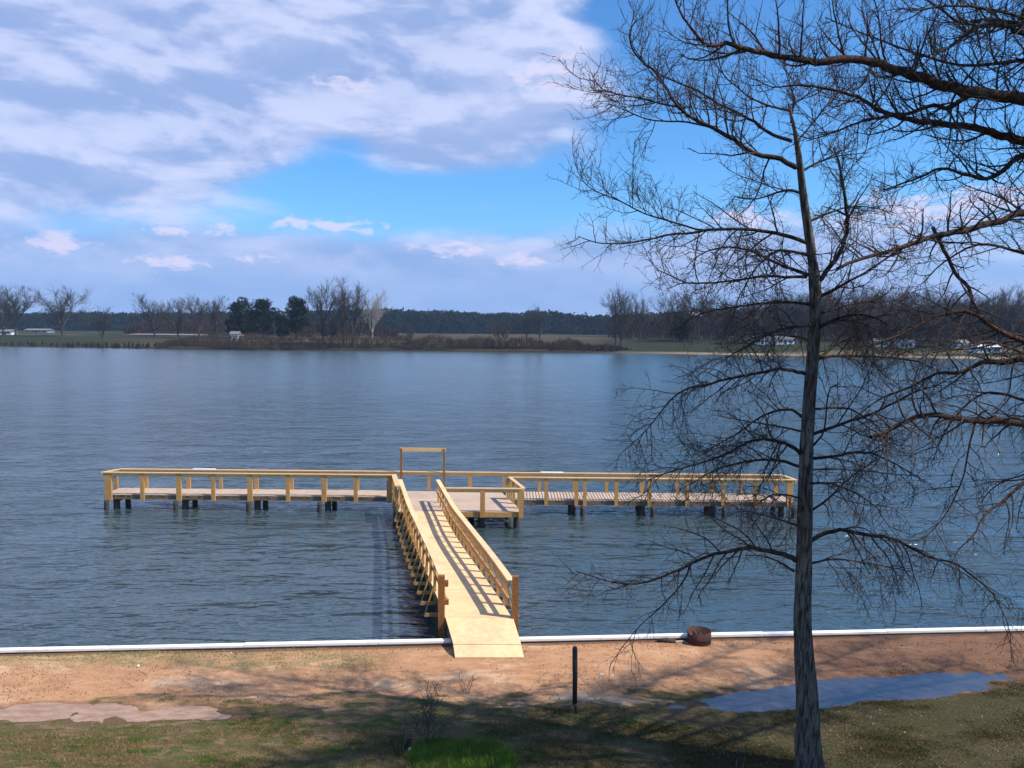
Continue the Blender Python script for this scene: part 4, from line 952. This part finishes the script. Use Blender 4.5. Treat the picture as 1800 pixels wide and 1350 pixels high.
# pale track
ra, rb = far_pt(225, 62), far_pt(352, 62)
mb = MB((ra.x, ra.y, 0)); zr0 = bank_z(ra.x, ra.y)
mb.hexa([(ra.x, ra.y - 4, 2.0), (rb.x, rb.y - 4, 2.0), (rb.x, rb.y + 10, 2.0), (ra.x, ra.y + 10, 2.0), (ra.x, ra.y - 4, zr0 + 0.5), (rb.x, rb.y - 4, zr0 + 0.5), (rb.x, rb.y + 10, zr0 + 0.9), (ra.x, ra.y + 10, zr0 + 0.9)])
o = mb.build('dirt_road', simple('pale_track', (0.19, 0.16, 0.13), 0.9, 0.2, 0.3)); o.location = (ra.x, ra.y, 0); tag(o, kind='structure')

# prototypes of bare trees, 20 m tall at scale 1
def bare_proto(seed, height=20, spread=0.55, fork=0.32, nl=7):
    random.seed(seed); t_, c_ = Skel(), Skel()
    tp = [Vector((0, 0, -0.5))]; d = Vector((0, 0, 1)); hf = height * fork
    for k in range(6): d = (d + rvec() * 0.05).normalized(); d.z = abs(d.z); tp.append(tp[-1] + d * hf / 5)
    t_.add(tp, [0.55, 0.45, 0.40, 0.38, 0.36, 0.34, 0.30], 8)
    def rec(p, d, L, r, lev):
        n = 6; pts = [p]; 
        for k in range(n - 1):
            d = (d + rvec() * 0.16 + Vector((0, 0, 0.09))).normalized(); pts.append(pts[-1] + d * L / (n - 1))
        rad = [r * (1 - 0.5 * k / (n - 1)) for k in range(n)]
        c_.add(pts, rad, 5 if lev < 2 else 3)
        if lev >= 4: return
        m = [0, 5, 6, 6, 5][lev] + random.randint(0, 1)
        for k in range(m):
            i = random.randint(1 + (lev == 1), n - 1); q = pts[i]; dd = (pts[i] - pts[i-1]).normalized()
            side = dd.cross(rvec()).normalized(); a = R(random.uniform(22, 52))
            rec(q, dd * math.cos(a) + side * math.sin(a), L * random.uniform(0.42, 0.68), max(0.035, rad[i] * 0.55), lev + 1)
    top = tp[-1]
    for k in range(nl):
        t = 2 * math.pi * k / nl + random.uniform(-0.3, 0.3); s_ = spread * random.uniform(0.5, 1.3)
        q = top if k < 3 else tp[random.randint(3, 6)]
        rec(q, Vector((math.cos(t) * s_, math.sin(t) * s_, 1)).normalized(), height * random.uniform(0.42, 0.60), 0.24, 1)
    zs = np.sort(np.concatenate([P_[:, 2] for P_, r_, k_ in c_.lines])); k = 20.0 / zs[int(len(zs) * 0.985)]
    for sk_ in (t_, c_): sk_.lines = [(P_ * k, r_, q_) for P_, r_, q_ in sk_.lines]
    return tubes_mesh('bare_trunk', t_.lines, (0, 0, 0)), tubes_mesh('bare_crown', c_.lines, (0, 0, 0))
random.seed(5)
protos = [bare_proto(11), bare_proto(12, spread=0.7, fork=0.25), bare_proto(13, spread=0.4, fork=0.38, nl=6), bare_proto(14, spread=0.8, fork=0.22, nl=8)]
def bare_tree(px, d, toppx, proto, label, wide=1.0, pale=False, group=None):
    p = far_pt(px, d); top = at_y(px, toppx, p.y).z; h = (top - p.z) / 20.0
    t = thing('bare_tree', p, label, 'tree', group, rz=random.uniform(0, 6.28)); t.scale = (h * wide, h * wide, h)
    a, b = protos[proto]
    mt = M['far_bark_pale'] if pale else M['far_bark']
    for nm, me in (('trunk', a), ('crown', b)):
        if pale: me = me.copy(); me.materials.clear()
        link_mesh(nm, me, mt, t)
    return t
bare_tree(6, 35, 506, 3, 'bare tree cut by the left edge on the far bank', 1.0)
bare_tree(28, 42, 506, 0, 'broad bare tree second from the left edge on the far bank', 1.15)
bare_tree(110, 40, 508, 3, 'round-headed bare tree standing alone left on the far bank', 1.2)
bare_tree(180, 8, 542, 1, 'small dark tree near the water between the lone round tree and the pale track', 0.8)
bare_tree(272, 40, 520, 1, 'bare fan-shaped tree over the pale track, leftmost there', 1.1)
bare_tree(313, 38, 526, 3, 'darker shorter bare tree over the middle of the pale track', 0.95)
bare_tree(350, 36, 522, 2, 'bare tree at the right end of the pale track', 1.1)
bare_tree(382, 45, 523, 0, 'bare tree between the pale track and the evergreens', 1.0)
bare_tree(568, 12, 500, 2, 'tall forked bare tree just right of the dark round evergreen', 0.95)
bare_tree(603, 10, 510, 2, 'slim bare tree between the two tallest bare trees', 0.6)
bare_tree(619, 8, 494, 0, 'tallest bare tree on the far bank, in the middle', 0.9)
bare_tree(655, 30, 515, 1, 'pale-trunked bare tree right of the tallest one', 0.75, True)
bare_tree(582, 14, 560, 3, 'low bare tree under the tall forked one', 1.2)
bare_tree(440, 60, 535, 1, 'greyish bare tree behind the left evergreens', 1.4)
bare_tree(717, 4, 575, 1, 'leaning dark bush tree at the water right of the pale trunk', 0.9)
bare_tree(880, 5, 560, 3, 'small dark bare tree on the bank before the long dark wood', 1.0)
bare_tree(926, 6, 545, 2, 'thin bare tree before the long dark wood, left of a thin pair', 0.45)
bare_tree(948, 6, 540, 2, 'thin bare tree before the long dark wood, right of a thin pair', 0.55)
bare_tree(1083, 10, 507, 2, 'tall bare tree where the long dark wood ends on the right', 0.75)
bare_tree(1092, 12, 520, 1, 'bare tree leaning against the tall one at the end of the dark wood', 0.7)
bare_tree(1124, 30, 520, 0, 'second bare tree right of the end of the dark wood', 0.7)
bare_tree(1182, 45, 515, 3, 'bare tree left of the white roof on the right bank', 0.9)
bare_tree(1216, 38, 508, 0, 'tall bare tree by the white roof on the right bank', 1.0)
bare_tree(1248, 40, 522, 1, 'bare tree right of the white roof on the right bank', 1.0)
GR = 'bare trees of the right bank behind the big tree'
for k in range(34):
    px = 1275 + k * 18 + random.uniform(-7, 7); bare_tree(px, random.uniform(25, 75), random.uniform(505, 540), random.randint(0, 3), 'grey leafless tree in the wood behind the white houses on the right bank', random.uniform(0.9, 1.3), group=GR)

# leafy volumes from many small faces
def leaf_cloud(centers, radii, per, size, origin, seed, st=(1, 1, 1)):
    r = np.random.default_rng(seed); VV = []
    for (c, rad, n) in zip(centers, radii, per):
        d = r.normal(0, 1, (n, 3)); d /= np.linalg.norm(d, axis=1, keepdims=True); q = r.uniform(0.55, 1.05, (n, 1)) ** 0.6
        P_ = np.array(c) + d * q * np.array(rad); s = size * r.uniform(0.5, 1.4, (n, 1, 1))
        VV.append(P_[:, None, :] + r.normal(0, 0.6, (n, 3, 3)) * s * np.array(st))
    V = np.concatenate(VV).reshape(-1, 3) - np.array(tuple(origin)); return V
def evergreen(px, d, toppx, wpx, label, seed, brown=False):
    p = far_pt(px, d); top = at_y(px, toppx, p.y).z; W = wpx / F * p.y / 2; H = top - p.z; r = random.Random(seed)
    t = thing('evergreen_tree', p, label, 'tree')
    mb = MB(p); mb.tube([p + Vector((0, 0, -0.3)), p + Vector((0.2, 0, H * 0.4)), p + Vector((0, 0, H * 0.8))], [0.5, 0.4, 0.15], 8); mb.build('trunk', M['far_bark'], t, True)
    C_, RR, N_ = [], [], []
    for k in range(26):
        f = r.uniform(0.2, 0.93); env = W * (0.55 + 0.45 * math.sin(math.pi * min(1, f * 0.95))) * (1.0 if f < 0.7 else (1.15 - f) / 0.45)
        a = r.uniform(0, 6.28); q = r.uniform(0, 0.75) * env
        C_.append((p.x + math.cos(a) * q, p.y + math.sin(a) * q, p.z + H * f)); s = r.uniform(0.25, 0.42) * W; RR.append((s, s, s * 0.8)); N_.append(260)
    V = leaf_cloud(C_, RR, N_, 0.45, p, seed)
    link_mesh('crown', np_mesh('crown', V, None, np.arange(len(V)).reshape(-1, 3)), M['pine_leaf'], t)
evergreen(427, 35, 524, 62, 'dark evergreen behind the white shed on the far bank', 1)
evergreen(462, 40, 526, 64, 'wide dark evergreen just left of the rounded dark one', 2)
evergreen(520, 30, 519, 50, 'rounded dark evergreen left of the tall bare trees', 3)
evergreen(1200, 50, 548, 50, 'dark evergreen beneath the white roof on the right bank', 4)
evergreen(495, 50, 556, 40, 'low dark evergreen between the two tall evergreens', 5)

# the far wood: mass of crowns
def wood_mass(name, px0, px1, d, top_fn, n, mat, size, seed, label, cat, depth=40, low=0.0):
    r = random.Random(seed); C_, RR, N_ = [], [], []
    for k in range(n):
        px = px0 + (px1 - px0) * (k + r.random()) / n; p = far_pt(px, d + r.uniform(0, depth)); H = (at_y(px, top_fn(px) + r.uniform(-1.5, 3.5), p.y).z - p.z)
        for j in range(5):
            f = (j + 0.5) / 5 * 0.92 + 0.04; s = H * 0.17
            C_.append((p.x + r.uniform(-1, 1) * s * 1.2, p.y + r.uniform(-1, 1) * s, p.z + H * f * 0.93)); RR.append((s * 1.5, s * 1.3, s * 0.8)); N_.append(70)
    V = leaf_cloud(C_, RR, N_, size, (0, 0, 0), seed, (0.35, 0.35, 2.6) if mat in (M['brush'], M['bare_wood']) else (1, 1, 1))
    o = link_mesh(name, np_mesh(name, V, None, np.arange(len(V)).reshape(-1, 3)), mat); tag(o, label, cat, kind='stuff'); return o
def top_far(px):
    return float(np.interp(px, [-200, 60, 150, 230, 480, 690, 700, 790, 860, 960, 1010, 1060, 1200, 1900], [550, 549, 547, 549, 545, 541, 543, 545, 549, 544, 551, 553, 545, 545]))
wood_mass('distant_wood', -150, 1950, 470, top_far, 620, M['wood_leaf'], 1.7, 71, 'long dark blue wood along the horizon beyond the fields', 'wood', 60)
def top_r(px): return float(np.interp(px, [1060, 1130, 1230, 1500, 1900], [556, 552, 540, 535, 530]))
wood_mass('bare_wood', 1075, 1950, 60, top_r, 260, M['bare_wood'], 0.5, 72, 'leafless brown wood behind the houses on the right bank', 'wood', 50)
def top_l(px): return float(np.interp(px, [225, 260, 400, 480, 640, 700], [572, 558, 560, 566, 560, 582]))
wood_mass('bare_thicket', 222, 700, 82, top_l, 110, M['bare_wood'], 0.5, 73, 'brown leafless thicket below the tall bare trees on the far bank', 'thicket', 40)
def top_b(px): return float(np.interp(px, [290, 330, 420, 700, 1000, 1110], [603, 586, 585, 588, 596, 612])) + 4 * math.sin(px * 0.08)
wood_mass('bank_brush', 290, 1110, 1.5, top_b, 330, M['brush'], 0.22, 74, 'brown brush growing along the water edge of the far bank', 'brush', 5)
wood_mass('bank_brush', -60, 290, 1.0, lambda q: 603, 60, M['brush'], 0.25, 75, 'low dark brush at the waterline on the far left', 'brush', 3)

# houses on the far bank
mw = simple('white_siding', (0.66, 0.66, 0.64), 0.6, 0.05, 0.5); mdk = simple('dark_glass', (0.03, 0.035, 0.04), 0.2); mrf = simple('grey_shingle', (0.16, 0.15, 0.145), 0.8); mrw = simple('white_metal_roof', (0.75, 0.77, 0.80), 0.4)
mbk = simple('brown_siding', (0.20, 0.13, 0.10), 0.8)
def house(name, px, d, w, dp, h, label, wall=None, roof=None, rz=0.0, gable=1.6, cat='house'):
    p = far_pt(px, d); t = thing(name, p, label, cat, rz=rz); z0 = -0.3
    mb = MB(); mb.box(-w/2, w/2, -dp/2, dp/2, z0, h); mb.build('wall', wall or mw, t)
    mb = MB(); a, b = w/2 + 0.4, dp/2 + 0.4
    mb.v = [Vector(q) for q in ((-a, -b, h + 0.01), (a, -b, h + 0.01), (a, b, h + 0.01), (-a, b, h + 0.01), (-a, 0, h + gable), (a, 0, h + gable))]
    mb.f = [(0, 1, 5, 4), (2, 3, 4, 5), (0, 4, 3), (1, 2, 5), (3, 2, 1, 0)]; mb.build('roof', roof or mrf, t)
    mb = MB(); mb.box(-0.5, 0.5, -dp/2 - 0.05, -dp/2 - 0.003, 0.1, 1.65); mb.build('door', mdk, t)
    k = max(2, int(w // 3.5))
    for i in range(k):
        xx = -w/2 + (i + 0.5) * w / k
        if abs(xx) < 1.1: continue
        mb = MB(); mb.box(xx - 0.62, xx + 0.62, -dp/2 - 0.04, -dp/2 - 0.003, 0.75, 1.65); wf = mb.build('window', mrf, t)
        mb = MB(); mb.box(xx - 0.5, xx + 0.5, -dp/2 - 0.06, -dp/2 - 0.043, 0.85, 1.55); mb.build('pane', mdk, wf)
    return t
house('shed', 414, 22, 3.2, 3, 3.2, 'small white shed under the dark evergreens on the far bank', gable=1.2, cat='shed')
house('shed', 422, 24, 2.6, 3, 2.2, 'small brown shed right beside the white shed', wall=mbk, gable=0.8, cat='shed')
house('house', 1218, 62, 5, 5, 11.0, 'tall dark house with a pale roof on the right bank', wall=simple('dark_siding', (0.035, 0.028, 0.026), 0.8), roof=mrw, gable=1.6)
house('house', 1337, 30, 6, 5, 2.2, 'white low house left of the cypress trunk on the right bank', gable=1.3)
house('house', 1377, 32, 7, 5, 2.2, 'second white house left of the cypress trunk, nearest to it', gable=1.3)
house('house', 1545, 26, 6, 5, 2.0, 'long white house right of the cypress trunk on the far shore', gable=1.2)
house('house', 1588, 24, 6, 5, 1.9, 'white house between the long white one and the big tree limbs', gable=1.1)
house('house', 1687, 22, 4, 4, 2.2, 'narrow white house farther right on the far shore', gable=1.2)
house('house', 1732, 14, 9, 5, 1.6, 'long white house close to the water near the right edge', roof=mrw, gable=1.0)
house('house', 15, 60, 6, 5, 1.7, 'low white building at the foot of the leftmost trees', gable=1.0)
house('house', 70, 150, 14, 8, 1.8, 'long low grey building far behind, between the two leftmost broad trees', wall=simple('grey_siding', (0.20, 0.22, 0.25), 0.7), gable=1.0)

# ------------------------------------------------------------------ air
HAZE = True
if HAZE:
    mb = MB(); mb.box(-2600, 2600, -90, 2600, -2.6, 40)
    mh = bpy.data.materials.new('haze_air'); mh.use_nodes = True; t = mh.node_tree; t.nodes.clear(); g = NT(t)
    out = g.node('ShaderNodeOutputMaterial'); pv = g.node('ShaderNodeVolumePrincipled')
    pv.inputs['Color'].default_value = (0.50, 0.72, 1.0, 1); pv.inputs['Density'].default_value = 0.00013; pv.inputs['Anisotropy'].default_value = 0.0
    t.links.new(pv.outputs[0], out.inputs['Volume'])
    tag(mb.build('haze', mh), kind='stuff')
S.cycles.max_bounces = 6; S.cycles.volume_bounces = 0
S.cycles.use_denoising = True
